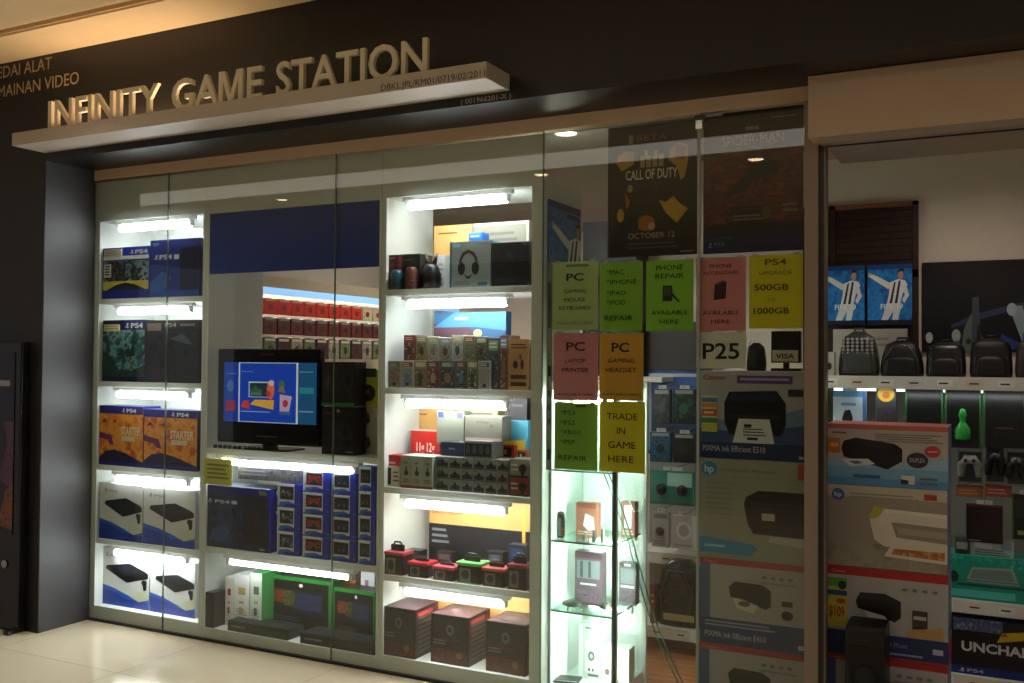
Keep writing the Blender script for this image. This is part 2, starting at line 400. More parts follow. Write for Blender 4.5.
# ==================================================================== CARTONS
def carton(name, label, cat, x0, x1, z0, z1, Y, d, front, side=None, top=None, art=(), sart=(), tart=(), rz=0, group=None, bev=.0015, parts=None, tilt=0):
    """a printed carton whose front face spans x0..x1, z0..z1 on the plane Y"""
    w_, h_ = x1-x0, z1-z0; b = MB()
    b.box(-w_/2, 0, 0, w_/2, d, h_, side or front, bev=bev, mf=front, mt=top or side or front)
    b.art(list(art), lambda u, v, o: (-w_/2+w_*u, -o, h_*v), (w_, h_))
    if sart: b.art(list(sart), lambda u, v, o: (w_/2+o, d*u, h_*v), (d, h_))
    tp = list(tart) or [('r', 0.0, .492, 1, .508, M('8a8a86', .5))] if d > .03 else []
    b.art(tp, lambda u, v, o: (-w_/2+w_*u, d*v, h_+o), (w_, d))
    loc = ((x0+x1)/2, Y, z0)
    if parts:
        t = thing(name, label, cat, loc, rz, group); b.build('box_body', t)
        for pn, items, plab in parts:
            q = MB(); q.art(items, lambda u, v, o: (-w_/2+w_*u, -o-.004, h_*v), (w_, h_))
            us = [i for i in items if i[0] == 'r'][0]
            q.box(-w_/2+w_*us[1], -.004, h_*us[2], -w_/2+w_*us[3], -.0012, h_*us[4], us[5])
            po = q.build(pn, t)
            if plab: po['label'] = plab
        o = t
    else:
        o = b.build(name, None, loc, rz); tag(o, label, cat, group)
    if tilt: o.rotation_euler.x = tilt
    return o
def pc(name, label, cat, pl, pr, pt, Y, z0, d, front, pb=None, **k):
    """carton measured in the photograph: left, right and top edges on the plane Y, standing at height z0"""
    pm_ = (pl+pr)/2; x0 = at(pl, pt, Y).x; x1 = at(pr, pt, Y).x; z1 = at(pm_, pt, Y).z
    if pb is not None: z0 = at(pm_, pb, Y).z
    return carton(name, label, cat, x0, x1, z0, z1, Y, d, front, **k)

def pslogo(u, v, s_, m, asp):   # the standing P over a lying S
    a = asp
    return [('p', [(u, v), (u+.22*s_*a, v-.06*s_), (u+.22*s_*a, v+.8*s_), (u+.0*s_, v+.9*s_)], m),
            ('p', [(u+.22*s_*a, v+.45*s_), (u+.5*s_*a, v+.5*s_), (u+.5*s_*a, v+.8*s_), (u+.22*s_*a, v+.9*s_)], m),
            ('p', [(u-.45*s_*a, v+.05*s_), (u-.1*s_*a, v+.2*s_), (u-.1*s_*a, v+.32*s_), (u-.5*s_*a, v+.2*s_)], m),
            ('p', [(u+.3*s_*a, v), (u+.75*s_*a, v+.15*s_), (u+.7*s_*a, v+.3*s_), (u+.3*s_*a, v+.14*s_)], m)]
DKBLUE = M('0a1550', .35); PSB2 = M('1733a8', .35); YEL = M('c9b72c', .5)
ybx = .020
# ---- left cabinet, top bay
pc('console_box', 'blue console box with a yellow band and scenic picture, top bay', 'console box', 103, 150, 247, ybx, ZS[4], .14, PSB2,
   side=DKBLUE, group='console boxes in the left cabinet', art=[('r', .02, .17, .98, .73, ART('11151a', '3a4650', '8fa7ac', '20242a', scale=9, seed=2)), ('r', .02, .76, .98, .83, WHT),
   ('r', .1, .3, .5, .72, ART('15171b', '2c2b2b', '6d6a66', scale=14, seed=9)), ('r', .02, .17, .98, .34, M('d3c23a', .5)), ('p', [(.1, .17), (.3, .27), (.5, .31), (.7, .27), (.92, .17)], M('1b2236', .5)),
   ('r', .0, .0, 1, .17, M('1a2c98', .4))] + pslogo(.62, .86, .09, WHT, .8) + [('t', .70, .86, .08, 'PS4', WHT, 'l', .26, .03)],
   parts=[('price_sticker', [('r', .04, .82, .42, .97, M('d8d0bc', .6)), ('l', .07, .84, .38, .95, 3, M('9a948a', .6))], 'cream price sticker'), ('age_label', [('r', .04, .42, .19, .68, M('cfd2d0', .6)), ('l', .06, .45, .17, .66, 4, INK)], 'small grey label')])
pc('console_box', 'plain dark blue console box, taller one on the right of the top bay', 'console box', 150.5, 199.5, 239, ybx, ZS[4], .14, M('13308f', .35), side=DKBLUE, group='console boxes in the left cabinet',
   art=[('r', 0, 0, 1, .11, M('1b56b4', .4)), ('p', [(0, .11), (0, .25), (.25, .45), (.45, .35), (.3, .11)], M('1f66b8', .4)), ('r', .62, .12, .98, .85, ART('0a1230', '101b48', '0a0f24', scale=6, seed=4)), ('t', .06, .9, .05, 'SONY', WHT, 'l', .12)] +
   pslogo(.12, .66, .09, WHT, .9) + [('t', .2, .66, .08, 'PS4', WHT, 'l', .26, .03), ('r', .5, .65, .6, .73, WHT)])
# ---- second bay
pc('console_box', 'console box with a teal landscape picture and a PS4 corner logo', 'console box', 103, 145, 320, ybx, ZS[3], .13, M('10123a', .35), group='console boxes in the left cabinet',
   art=[('r', .0, .08, 1, .84, ART('16363c', '2f6a6e', '7fb3b8', '233a2c', scale=6, seed=3)), ('p', [(0, .08), (0, .5), (.2, .42), (.4, .2), (.7, .18), (1, .28), (1, .08)], ART('122a38', '2b4a2a', '1c2c40', scale=14, seed=5)), ('p', [(.55, .4), (.62, .6), (.66, .5), (.72, .62), (.78, .42)], M('1a2a22', .5)),
   ('r', .5, .85, 1, .98, M('17206a', .4))] + pslogo(.58, .87, .09, WHT, .8) + [('t', .68, .87, .08, 'PS4', WHT, 'l', .28, .03)],
   parts=[('price_sticker', [('r', .04, .82, .42, .93, M('d9cf9c', .6)), ('l', .07, .84, .38, .92, 2, M('9a946a', .6))], 'cream price sticker')])
pc('console_box', 'dark brown black console box on the right of the second bay down', 'console box', 145.5, 199.5, 320, ybx, ZS[3], .13, M('17171a', .35), group='console boxes in the left cabinet',
   art=[('r', .03, .04, .97, .82, ART('0d1014', '1b2a36', '2a2222', '101a1c', scale=5, seed=8)), ('p', [(.45, .7), (.7, .78), (.9, .6), (.7, .64)], M('4a5560', .5)), ('p', [(.05, .12), (.2, .3), (.3, .1)], M('4a1f26', .5)), ('r', .0, .86, 1, 1, M('2a2224', .4)), ('t', .38, .89, .07, 'PS4', M('b9a9a0', .5), 'l', .2), ('l', .65, .88, .92, .96, 1, M('7b6a60', .5))],
   parts=[('price_sticker', [('r', .05, .83, .30, .95, M('776c5c', .6))], 'brown price sticker')])
# ---- third bay, orange boxes
for pl, pr, pt, lb, sd in ((100, 143.5, 406, 'orange and navy console box on the left of the middle bay', 1), (144.5, 197.5, 410, 'orange and navy console box with a white title, right of the middle bay', 6)):
    pc('console_box', lb, 'console box', pl, pr, pt, ybx, ZS[2], .13, M('e08a22', .4), side=DKBLUE, group='console boxes in the left cabinet',
       art=[('r', 0, 0, 1, .86, ART('d9761c', 'eb9a2a', 'f0a63c', 'c95c1e', scale=5, seed=sd)), ('p', [(.05, .72), (.12, .8), (.18, .72)], M('7a2020', .5)), ('p', [(.3, .74), (.4, .78), (.38, .71)], M('8a2a18', .5)),
       ('p', [(0, .46), (.0, .56), (.28, .5), (.34, .34), (.24, .36), (.2, .42)], M('6e1f5a', .5)), ('p', [(0, 0), (0, .12), (.15, .24), (.35, .27), (.6, .22), (1, .08), (1, 0)], M('1a1440', .5)),
       ('r', 0, 0, 1, .07, M('2b1f8f', .4)), ('t', .5, .52, .14, 'STARTER', M('f3e7c4', .5), 'l', .44, .03), ('r', .52, .42, .82, .5, M('e9d9b0', .5)), ('r', 0, .87, 1, 1, M('211a78', .4))] + pslogo(.55, .895, .075, WHT, .7) + [('t', .63, .895, .065, 'PS4', WHT, 'l', .22, .03)])
# ---- two lower bays, white slim console boxes
def white_console(pl, pr, pt, z, lb):
    pc('console_box', lb, 'console box', pl, pr, pt, ybx if z > .2 else .068, z, .12, M('d8dbd8', .4), side=M('b9bcc0', .4), group='console boxes in the left cabinet',
       art=[('p', [(0, 0), (0, .36), (.3, .3), (.6, .2), (1, .2), (1, 0)], M('1f5fc0', .4)), ('p', [(0, 0), (0, .28), (.3, .24), (.55, .14), (1, .12), (1, 0)], M('173a9e', .4)),
       ('p', [(.62, .19), (.8, .12), (1, .18), (1, .34), (.8, .3)], M('cfd8b8', .4)),
       ('p', [(.12, .62), (.14, .68), (.62, .76), (.98, .62), (.98, .54), (.56, .42)], M('0d0e12', .3)), ('p', [(.14, .68), (.62, .76), (.96, .64), (.56, .55)], M('1d1e26', .3)),
       ('e', .9, .46, .05, .045, M('0c0d10', .3)), ('p', [(.86, .47), (.9, .32), (.95, .34), (.96, .5)], M('0c0d10', .3))] + pslogo(.14, .84, .07, M('3a3c44', .5), .8) + [('t', .22, .84, .05, 'PS4', M('70747c', .5), 'l', .2)])
white_console(100, 143, 484, ZS[1], 'white slim console box with a blue wave, left of the second lowest bay')
white_console(143.8, 195.5, 489, ZS[1], 'white slim console box with a blue wave, right of the second lowest bay')
white_console(100.5, 149.5, 549, ZS[0]-.0, 'white slim console box with a blue wave, left of the bottom bay')
white_console(150.5, 195.5, 561, ZS[0], 'white slim console box with a blue wave, right of the bottom bay')

# ---- middle unit: television
tvx0, tvx1 = at(217, 400, .05).x, at(321, 400, .05).x; tz0 = 1.06
tv = thing('television', 'black flat television with a blue menu screen in the middle unit', 'television', ((tvx0+tvx1)/2-.008, .075, tz0))
tw_ = tvx1-tvx0-.01; th_ = .52
b = MB(); b.box(-tw_/2, -.02, .03, tw_/2, .03, .03+th_, M('0a0a0c', .18), bev=.012); b.box(-tw_/2+.1, .03, .1, tw_/2-.1, .06, th_-.08, DKPLASTIC, bev=.01)
b.art([('r', .40, .082, .60, .090, M('6a6c70', .4)), ('r', .44, .935, .56, .945, M('5a1a1c', .4))], lambda u, v, o: (-tw_/2+tw_*u, -.0202-o, .03+th_*v), (tw_, th_)); b.build('bezel', tv)
sx0, sx1 = -tw_/2+.05, tw_/2-.02; sz0, sz1 = .03+.118, .03+th_-.075
b = MB(); E_ = lambda h, k=.45: EMIT(h, k)
b.art([('r', 0, 0, 1, 1, E_('0c3fb0')), ('r', 0, .985, 1, 1, E_('9fb4d8')), ('r', 0, .0, 1, .015, E_('9fb4d8')), ('r', .165, 0, .18, 1, E_('c8d2e6')), ('r', .79, 0, .81, 1, E_('c8d2e6')), ('r', 0, .0, .165, 1, E_('0e3a9a')), ('r', .81, 0, 1, 1, E_('14507c')),
       ('r', .28, .42, .5, .68, E_('b9c6d8')), ('r', .29, .43, .49, .66, E_('1d3040')), ('r', .3, .45, .42, .55, E_('4a6e70')), ('p', [(.2, .25), (.3, .22), (.28, .36), (.22, .36)], E_('c83a3a')), ('e', .52, .55, .04, .16, E_('d8624a')), ('p', [(.3, .3), (.55, .22), (.56, .38), (.35, .38)], E_('d8a03c')),
       ('p', [(.62, .2), (.72, .2), (.75, .45), (.62, .48)], E_('b9a0c0')), ('e', .68, .33, .03, .06, E_('b02a4a')), ('e', .64, .64, .035, .07, E_('3c6a5a')), ('p', [(.6, .52), (.68, .5), (.66, .62), (.62, .6)], E_('7a6a50')), ('e', .53, .66, .03, .05, E_('c8b0b8')), ('e', .5, .48, .025, .05, E_('a83a4a')), ('p', [(.3, .5), (.36, .62), (.42, .5)], E_('3a5a3c')), ('r', .62, .14, .74, .2, E_('3a5aa0')), ('r', .03, .8, .15, .82, E_('4a6ab8')), ('r', .83, .84, .97, .86, E_('4a8ab0')), ('e', .08, .28, .03, .05, E_('c05a7a')), ('r', .2, .17, .52, .19, E_('7a90c8')), ('r', .03, .18, .14, .36, E_('8a2a4a')), ('r', .2, .84, .34, .855, E_('5a7ac8')), ('e', .08, .6, .04, .1, E_('3a6aa0')), ('r', .83, .5, .98, .6, E_('2a8090')), ('r', .83, .2, .98, .22, E_('7aa0c0'))],
      lambda u, v, o: (sx0+(sx1-sx0)*u, -.0205-o, sz0+(sz1-sz0)*v), (sx1-sx0, sz1-sz0)); b.build('screen', tv)
b = MB(); b.box(-.17, -.06, 0, .17, .10, .012, M('0c0c0e', .2), bev=.005); b.box(-.04, -.005, .012, .04, .03, .06, DKPLASTIC, bev=.004); b.build('stand', tv)
b = MB()
for k in range(10):
    xx = -tw_/2+.015+k*.035
    b.lathe([(.011, 0), (.012, .012), (.008, .018)], M('17171a', .3), (xx, -.045, .0), 10)
b.lathe([(.013, 0), (.014, .014), (.009, .02)], CHROME, (-.13, -.05, .0), 12); b.build('remote_buttons', tv)
# boxes at the right of the television
pc('accessory_box', 'black headset box with a green foot band right of the television', 'accessory box', 322, 355, 362, .05, 0, .10, M('101210', .4), pb=406, group=None,
   art=[('r', .03, .1, .97, .96, ART('0d0f0d', '1c221a', '2e2c22', '12160f', scale=9, seed=11)), ('r', 0, 0, 1, .07, M('1f6b2a', .4)), ('p', [(.1, .55), (.2, .3), (.28, .6), (.2, .75)], M('4a3a24', .5)), ('e', .8, .6, .14, .2, M('2a2a2a', .4)), ('e', .8, .6, .09, .13, M('141414', .4))])
pc('accessory_box', 'black accessory box standing below the green banded one beside the television', 'accessory box', 322, 355, 407, .05, 1.06, .10, M('0e0f10', .4),
   art=[('r', .04, .04, .96, .94, ART('0c0d0e', '17191a', '232326', scale=7, seed=12)), ('r', .08, .85, .35, .89, M('7a2424', .5)), ('e', .5, .92, .05, .04, M('8a8c88', .4)), ('e', .72, .48, .18, .18, M('2a2c30', .35)), ('e', .72, .48, .12, .12, M('0c0c0d', .35)), ('r', .75, .05, .95, .08, M('80827f', .5))])
# peg panel with hanging headset card and earphones
ppx0, ppx1 = at(357, 400, .14).x, at(377, 400, .14).x
b = MB(); b.box(ppx0, .16, 1.06, -2.832, .175, 1.50, M('b9b9ae', .5)); tag(b.build('peg_panel'), 'narrow pale peg panel right of the television boxes', 'panel')
t = thing('headphone_card', 'yellow green hanging card holding round black headphones', 'accessory pack', ((ppx0+ppx1)/2, .155, at(366, 408, .15).z))
hw = (ppx1-ppx0)/2-.003; hh = at(366, 372, .15).z - at(366, 408, .15).z
b = MB(); b.box(-hw, 0, 0, hw, .004, hh, M('b5b83a', .5), bev=.001); b.box(-hw*.7, -.003, hh*.86, hw*.8, .0, hh*1.1, M('3a3c3a', .5)); b.build('card', t)
b = MB(); b.lathe([(hw*.7, 0), (hw*.72, .012), (hw*.45, .02)], BLACK, (0, 0, hh*.42), 20, 'y'); b.lathe([(hw*.3, .02), (hw*.3, .024)], M('2c2c30', .4), (0, 0, hh*.42), 16, 'y'); b.build('headphones', t)
for py, lb in ((420, 'black pear shaped earphone charm hanging under the yellow card'), (444, 'lowest black pear shaped earphone charm on the peg panel')):
    p = at(367, py, .15); t = thing('earphone_pack', lb, 'earphones', (p.x, .152, p.z-.02))
    b = MB(); b.lathe([(.004, 0), (.02, .01), (.022, .022), (.012, .04), (.006, .05), (.002, .055)], BLACK, (0, -.012, 0), 12); b.build('charm', t)
    b = MB(); b.tube([(0, -.012, .054), (.012, -.012, .06), (.018, -.008, .035)], .0025, BLACK, 6); b.build('cord', t)

# ---- controller shelf
zc = .515
pc('console_box', 'large dark blue console box with a bright blue side, on the controller shelf', 'console box', 203.5, 270, 487, .02, zc, .17, M('0c1c50', .35), side=M('1622a0', .35), top=M('8088a8', .4),
   art=[('r', 0, .02, 1, .88, ART('0b1538', '0f2250', '12305e', '0a0f22', scale=4, seed=14)), ('p', [(.1, .1), (.15, .3), (.35, .38), (.42, .25), (.3, .1)], M('174a80', .4)), ('r', .62, .1, .93, .85, ART('0a0e1c', '11141c', '131a30', scale=5, seed=15)), ('r', .0, .88, 1, 1, M('101a70', .4)), ('r', .86, .03, .94, .06, M('8c9098', .4))] +
   pslogo(.1, .72, .07, M('b4bccc', .4), .8) + [('t', .19, .72, .055, 'PS4', M('b4bccc', .5), 'l', .22, .02), ('r', .44, .72, .52, .775, M('b4bccc', .5)), ('r', .85, .9, .96, .97, M('6a6a48', .5))],
   sart=[('t', .3, .6, .05, 'PS4', WHT, 'l', .45, .03), ('r', .35, .28, .65, .4, WHT), ('r', .3, .9, .6, .97, WHT)])
pc('flat_box', 'flat grey printed box lying on top of the large blue console box', 'flat box', 238, 298, 463, .04, 0, .16, ART('3a3a40', '5a5a60', '2a2a2e', scale=12, seed=16), pb=481, top=M('55555a', .5),
   art=[('l', .05, .2, .5, .8, 3, M('77777c', .5))])
# a second blue box below it, behind the first controller column
inks = [['17181c', '24262c', '9aa0a4'], ['8a1c1c', 'a42a20', '3a1012'], ['17205a', '20283a', '121634'], ['2a2a16', '3a3a30', '15181a'], ['3a3f2c', '40361a', '20241c']]
cols = [(277.5, 300, 3, 483, 0), (303, 329.5, 4, 470, 1), (331.5, 356, 4, 472, 2), (358.5, 375, 4, 466, 3)]
tier = ['lowest', 'second lowest', 'third up', 'topmost']; cn = ['leftmost', 'second', 'third', 'rightmost']
def controller_box(x0, x1, z0, z1, Y, ik, lb, cat='controller box', seed=0, wd=.75):
    carton('controller_box', lb, cat, x0, x1, z0, z1, Y, .07, M('ccd2da', .4), side=M('1a2ea8', .35), group='controller boxes stacked in columns',
        art=[('r', wd, 0, 1, 1, M('1a2ea8', .35)), ('p', [(.0, 0), (.12, .2), (.5, .26), (.75, .16), (1, .2), (1, 0)], M('2a6ac0', .4)), ('p', [(.25, 0), (.35, .13), (.8, .18), (1, .1), (1, 0)], M('16309c', .4)), ('r', 0, .92, wd, 1, M('dde2e8', .4)),
             ('r', .12, .32, wd-.03, .88, M('15161a', .4)), ('p', [(.15, .4), (.2, .78), (wd/2+.05, .72), (wd-.1, .78), (wd-.05, .4), (wd-.15, .38), (wd-.25, .55), (.35, .55), (.25, .38)], ART(*ik, scale=16, seed=seed)),
             ('e', .33, .52, .045, .07, M('5a5c62', .4)), ('e', wd-.22, .52, .045, .07, M('5a5c62', .4)), ('r', .06, .05, .1, .9, M('aab4c4', .4))])
for ci, (pl, pr, n, pt, ik) in enumerate(cols):
    x0, x1 = at(pl, 500, .03).x, at(pr, 500, .03).x
    ztop = at((pl+pr)/2, pt, .03).z; st = (ztop-zc-.002)/n
    for k in range(n):
        controller_box(x0, x1, zc+k*st+.001, zc+(k+1)*st-.002, .03, inks[ik if not (ci == 3 and k < 2) else 4], 'blue and white game controller box, %s of the %s column' % (tier[k] if k < n-1 else 'topmost', cn[ci]), seed=ci*5+k)
# yellow note on the glass
def paper(name, label, cat, pl, pr, pt, pb, col, art, group=None, Y=.010, rot=0):
    x0, x1 = at(pl, (pt+pb)/2, Y).x, at(pr, (pt+pb)/2, Y).x; pmx = (pl+pr)/2; z1, z0 = at(pmx, pt, Y).z, at(pmx, pb, Y).z
    w_, h_ = x1-x0, z1-z0; b = MB(); N = 8
    vl = []; 
    for i in range(N+1):
        for j in (0, 1):
            vl.append((-w_/2+w_*i/N, .0008*math.sin(i*1.3), h_*j))
    b.faces(vl, [(2*i, 2*i+2, 2*i+3, 2*i+1) for i in range(N)], col)
    b.box(-w_/2, .0008, 0, w_/2, .0016, h_, col)
    b.art(art, lambda u, v, o: (-w_/2+w_*u, -.0012-o, h_*v), (w_, h_), base=.0003)
    for uu in (.06, .82):
        b.faces([(-w_/2+w_*(uu), -.0012, h_*.985), (-w_/2+w_*(uu+.12), -.0012, h_*.985), (-w_/2+w_*(uu+.12), -.0012, h_*1.02), (-w_/2+w_*uu, -.0012, h_*1.02)], [(0, 1, 2, 3)], M('b0aa98', .4))
    o = b.build(name, None, ((x0+x1)/2, Y, z0)); return tag(o, label, cat, group)
paper('paper_note', 'small yellow green paper note on the glass left of the controller shelf', 'note', 204, 232, 459, 485, M('bfc43c', .6), [('l', .12, .2, .9, .85, 4, M('7a7a20', .6))], Y=.0045)

# ---- keyboard shelf
zk = .07
pc('accessory_box', 'small black upright box standing alone at the left of the keyboard shelf', 'accessory box', 200, 214, 592, .015, zk, .10, M('101012', .35), top=M('2a2a2e', .4),
   art=[('r', .08, .06, .92, .8, ART('111113', '1f1f23', '2d2c30', scale=12, seed=20)), ('l', 0.150, 0.832, 0.550, 0.928, 1, M('5a5a60', .5))])
for pl, pr, pt, lb, c1, ic in ((225.5, 233, 577, 'slim white box with red marks, first of the white row on the keyboard shelf', 'e6e6e4', 'b02828'), (234, 249.5, 575, 'white router box with a yellow square, middle of the white row', 'e2e4e2', 'b5a860'), (250.5, 262, 573, 'white and green box with a dark square, last of the white row', 'd6e0d4', '5a6a60')):
    pc('accessory_box', lb, 'accessory box', pl, pr, pt, .10, zk, .22, M(c1, .4), side=M('3a8a48', .4) if pl > 240 else None, group='white boxes on the keyboard shelf',
       art=[('r', .3, .62, .75, .76, M(ic, .5)), ('r', .35, .45, .65, .5, M('b0a880', .5)), ('l', .15, .08, .85, .36, 6, M('a0a29c', .5)), ('r', .35, .25, .6, .38, M(ic, .5))])
for pl, pr, pt, lb, sd in ((265.5, 331.5, 578, 'large black keyboard carton edged in bright green, left one', 3), (334, 375, 590, 'black keyboard carton edged in bright green, right one', 7)):
    pc('keyboard_box', lb, 'keyboard box', pl, pr, pt, .20, zk, .11, M('0f1110', .4), side=M('1f6a2a', .4), top=M('131a15', .4), tart=[('r', 0, 0, 1, .12, M('1f7a2c', .4)), ('r', .98, 0, 1, 1, M('1f7a2c', .4))], group='green edged keyboard cartons',
       art=[('r', 0, .93, 1, 1, M('1f7a2c', .4)), ('r', 0, 0, .025, 1, M('1f7a2c', .4)), ('r', .96, 0, 1, 1, M('1f7a2c', .4)), ('r', .08, .3, .92, .78, M('1a1c20', .4)),
       ('r', .1, .5, .3, .74, ART('6a2a1c', '8a3c1c', '3a201c', scale=25, seed=sd)), ('r', .3, .45, .45, .74, ART('6a6420', '3a4a20', '2a3020', scale=25, seed=sd)), ('r', .46, .4, .86, .72, ART('1c2a4a', '2a3058', '202430', scale=25, seed=sd)), ('l', .1, .12, .6, .26, 3, M('4a4c50', .5)), ('e', .55, .86, .03, .035, WHT)])
    
# flat black keyboard boxes lying in front
def flat_box(lb, p0, p1, pz, Y, d, art_top, fcol, rz=0, h=.055, z=zk):
    x0, x1 = at(p0, pz, Y).x, at(p1, pz, Y).x
    carton('keyboard_box', lb, 'keyboard box', x0, x1, z, z+h, Y, d, fcol, rz=rz, group='flat black keyboard boxes', art=[('l', .06, .3, .3, .7, 1, M('6a6c70', .5)), ('r', .7, .25, .95, .75, M('1c1c20', .4))], tart=art_top)
flat_box('flat black keyboard box lying at the front left of the keyboard shelf', 227.5, 288, 628, .02, .135, [('r', .05, .1, .95, .9, ART('141417', '232328', '0e0e10', scale=9, seed=30)), ('l', 0.620, 0.282, 0.820, 0.498, 1, M('707278', .5))], M('111113', .35))
flat_box('flat black keyboard box with a red edge lying at the front right', 300, 374, 640, .02, .135, [('r', .05, .1, .95, .9, ART('141418', '23232c', '1a1012', scale=9, seed=31)), ('r', .0, .9, .5, .96, M('6a1c20', .4)), ('e', .7, .5, .1, .2, M('1f2c50', .4))], M('131012', .35))
pc('accessory_box', 'white paper box behind the right green keyboard carton', 'accessory box', 361, 375, 567, .34, zk, .07, M('dfe0e4', .5), art=[('r', .3, .65, .55, .8, M('b07090', .5))])
pc('accessory_box', 'orange and dark box behind the green keyboard cartons', 'accessory box', 335, 359, 570, .34, zk, .07, M('b56a34', .5), art=[('r', 0, 0, 1, .3, M('3a2a24', .5)), ('r', .85, 0, 1, 1, M('201a18', .5))])
pc('flat_box', 'brown grey boxed item behind the left green keyboard carton', 'flat box', 268, 330, 562, .34, zk, .08, M('6d6a60', .5), art=[('l', .1, .7, .7, .92, 3, M('46443e', .5)), ('r', .0, .6, 1, .66, M('8a4634', .5))])

# ==================================================================== RIGHT CABINET CONTENTS
# top bay
z = ZS[4]
pc('accessory_box', 'dark red accessory box at the left of the top bay', 'accessory box', 386, 398, 255, .03, z, .12, M('4a1a20', .4), art=[('r', .1, .1, .9, .85, ART('3a1216', '6a2226', '20101a', scale=12, seed=41)), ('l', .15, .87, .8, .95, 1, M('a08080', .5))])
pc('accessory_box', 'dark green black box in the top bay beside the dark red one', 'accessory box', 398.5, 420, 254, .07, z, .12, M('12211c', .4), art=[('r', .08, .08, .92, .9, ART('0f1c18', '1b3028', '101414', scale=10, seed=42)), ('l', .2, .8, .7, .88, 1, M('5a7068', .5))])
def can(lb, px, pt, Y, z0, r, col, cap, cat='speaker'):
    p = at(px, pt, Y-.02); h = p.z-z0; Y = Y-.02
    t = thing('portable_speaker', lb, cat, (p.x, Y, z0))
    b = MB(); b.lathe([(r*.9, 0), (r, .008), (r, h*.3), (r*.97, h*.8), (r*.85, h*.93), (r*.6, h)], M(col, .4), seg=20); b.build('body', t)
    b = MB(); b.lathe([(r*1.01, h*.30), (r*1.03, h*.34), (r*1.01, h*.38)], M(cap, .4), seg=20); b.build('band', t)
can('teal cylindrical speaker at the front of the top bay', 397, 270, .06, z, .030, '1c4a58', '102a34')
can('brown red cylindrical speaker at the front of the top bay', 411.5, 267, .06, z, .031, '5a2a22', '301612')
p = at(429, 288, .08); t = thing('toy_figure', 'black rounded figure with pointed ears in the top bay', 'figure', (p.x, .10, z))
b = MB(); b.lathe([(.035, 0), (.05, .02), (.052, .07), (.04, .11), (.03, .13)], BLACK); b.build('body', t)
for sx in (-1, 1):
    b = MB(); b.tube([(sx*.015, 0, .125), (sx*.025, 0, .15), (sx*.034, 0, .185)], [.013, .010, .002], M('1a1416', .4), 8); b.build('ear', t)
pc('accessory_box', 'slim white box in the top bay left of the headphone box', 'accessory box', 437, 445, 255, .14, z, .1, M('d0d2d0', .5), art=[('l', .2, .1, .8, .8, 5, M('9a9c9a', .5))])
pc('headphone_box', 'grey box printed with black headphones in the top bay', 'headphone box', 450, 491, 241, .06, z, .15, M('7c847e', .45), side=M('3a6a70', .4), top=M('7ab0c0', .4),
   art=[('r', 0, .0, .05, 1, M('2f5a66', .4)), ('r', .08, .88, .25, .95, M('6fb0bc', .4)), ('l', .7, .9, .95, .96, 1, M('5a6460', .5)),
     ('p', [(.22+.0, .42), (.24, .62), (.32, .76), (.46, .82), (.6, .76), (.68, .62), (.7, .42), (.64, .42), (.62, .6), (.56, .70), (.46, .745), (.36, .70), (.30, .6), (.28, .42)], INK),
     ('e', .29, .42, .09, .14, INK), ('e', .63, .42, .09, .14, INK), ('p', [(.36, .3), (.46, .24), (.56, .3), (.5, .2), (.42, .2)], INK), ('l', .1, .06, .5, .16, 2, M('5a6460', .5)), ('r', .7, .05, .92, .12, M('2f5a66', .4))])
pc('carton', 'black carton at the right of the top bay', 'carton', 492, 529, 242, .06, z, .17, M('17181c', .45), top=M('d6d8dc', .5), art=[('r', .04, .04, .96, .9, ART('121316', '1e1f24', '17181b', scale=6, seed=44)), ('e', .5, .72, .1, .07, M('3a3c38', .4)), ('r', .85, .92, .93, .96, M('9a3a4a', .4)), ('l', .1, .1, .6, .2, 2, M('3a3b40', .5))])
pc('carton', 'orange carton with red brown print standing at the back of the top bay', 'carton', 434, 472, 225, .30, z, .08, M('d9a562', .5), art=[('l', 0.120, 0.856, 0.620, 0.909, 1, M('7a3a1c', .5))])
pc('carton', 'grey carton with a pale edge behind the headphone box', 'carton', 473, 529, 222, .30, z, .08, M('8a8878', .5), art=[('r', 0, .96, 1, 1, M('d8d4c0', .5)), ('r', .96, 0, 1, 1, M('d8d4c0', .5)), ('l', .1, .7, .8, .88, 2, M('6a685c', .5))])
pc('pouch', 'small blue pouch pack lying on the headphone box', 'pouch', 468, 482, 232, .14, 0, .08, M('2a6ac0', .35), pb=240.5, bev=.01, art=[('l', .2, .3, .8, .7, 1, M('c0d8f0', .5))])
# second bay: two tiers of small packages
z = ZS[3]
pal = [('3a3c34', '5a5c50', '2a2a26'), ('6a6a60', '8a8878', '4a4a40'), ('5a2a2a', '7a4a40', '3a2020'), ('4a5040', '70765a', '36382c'), ('7a7c78', '9a9c94', '50524c'), ('2a3438', '46545a', '1c2226'), ('8a8a80', 'a4a498', '6a6c66'), ('6e6040', '8a7a52', '46402c')]
hN = ['first', 'second', 'third', 'fourth', 'fifth', 'sixth', 'seventh', 'eighth', 'ninth', 'tenth']
lowx = [388, 401, 414, 427, 440, 456, 467, 478, 491]
zlow = at(440, 361, .03).z
for i in range(8):
    a_ = pal[(i*3+1) % 8]
    pc('figure_box', 'small game figure package, %s from the left of the lower tier' % hN[i], 'figure box', lowx[i]+.3, lowx[i+1]-.5, 361, .03+.004*(i % 3), z, .14, M(a_[1], .45), top=M(a_[0], .5), group='game figure packages in two tiers',
       art=[('r', .08, .05, .92, .72, ART(*a_, 'a8a498', scale=22, seed=50+i)), ('r', .1, .78, .9, .95, M(['6f7a6a', '8a3a30', 'b0aa90', '3a4a6a'][i % 4], .5)), ('l', .15, .8, .7, .93, 2, M('c8c4b4', .5)), ('e', .5, .38, .22, .2, M(['8a6a4a', '5a7a8a', '3a4a3a', '9a8a7a'][i % 4], .5)), ('r', .35, .08, .65, .2, M('35362e', .5))])
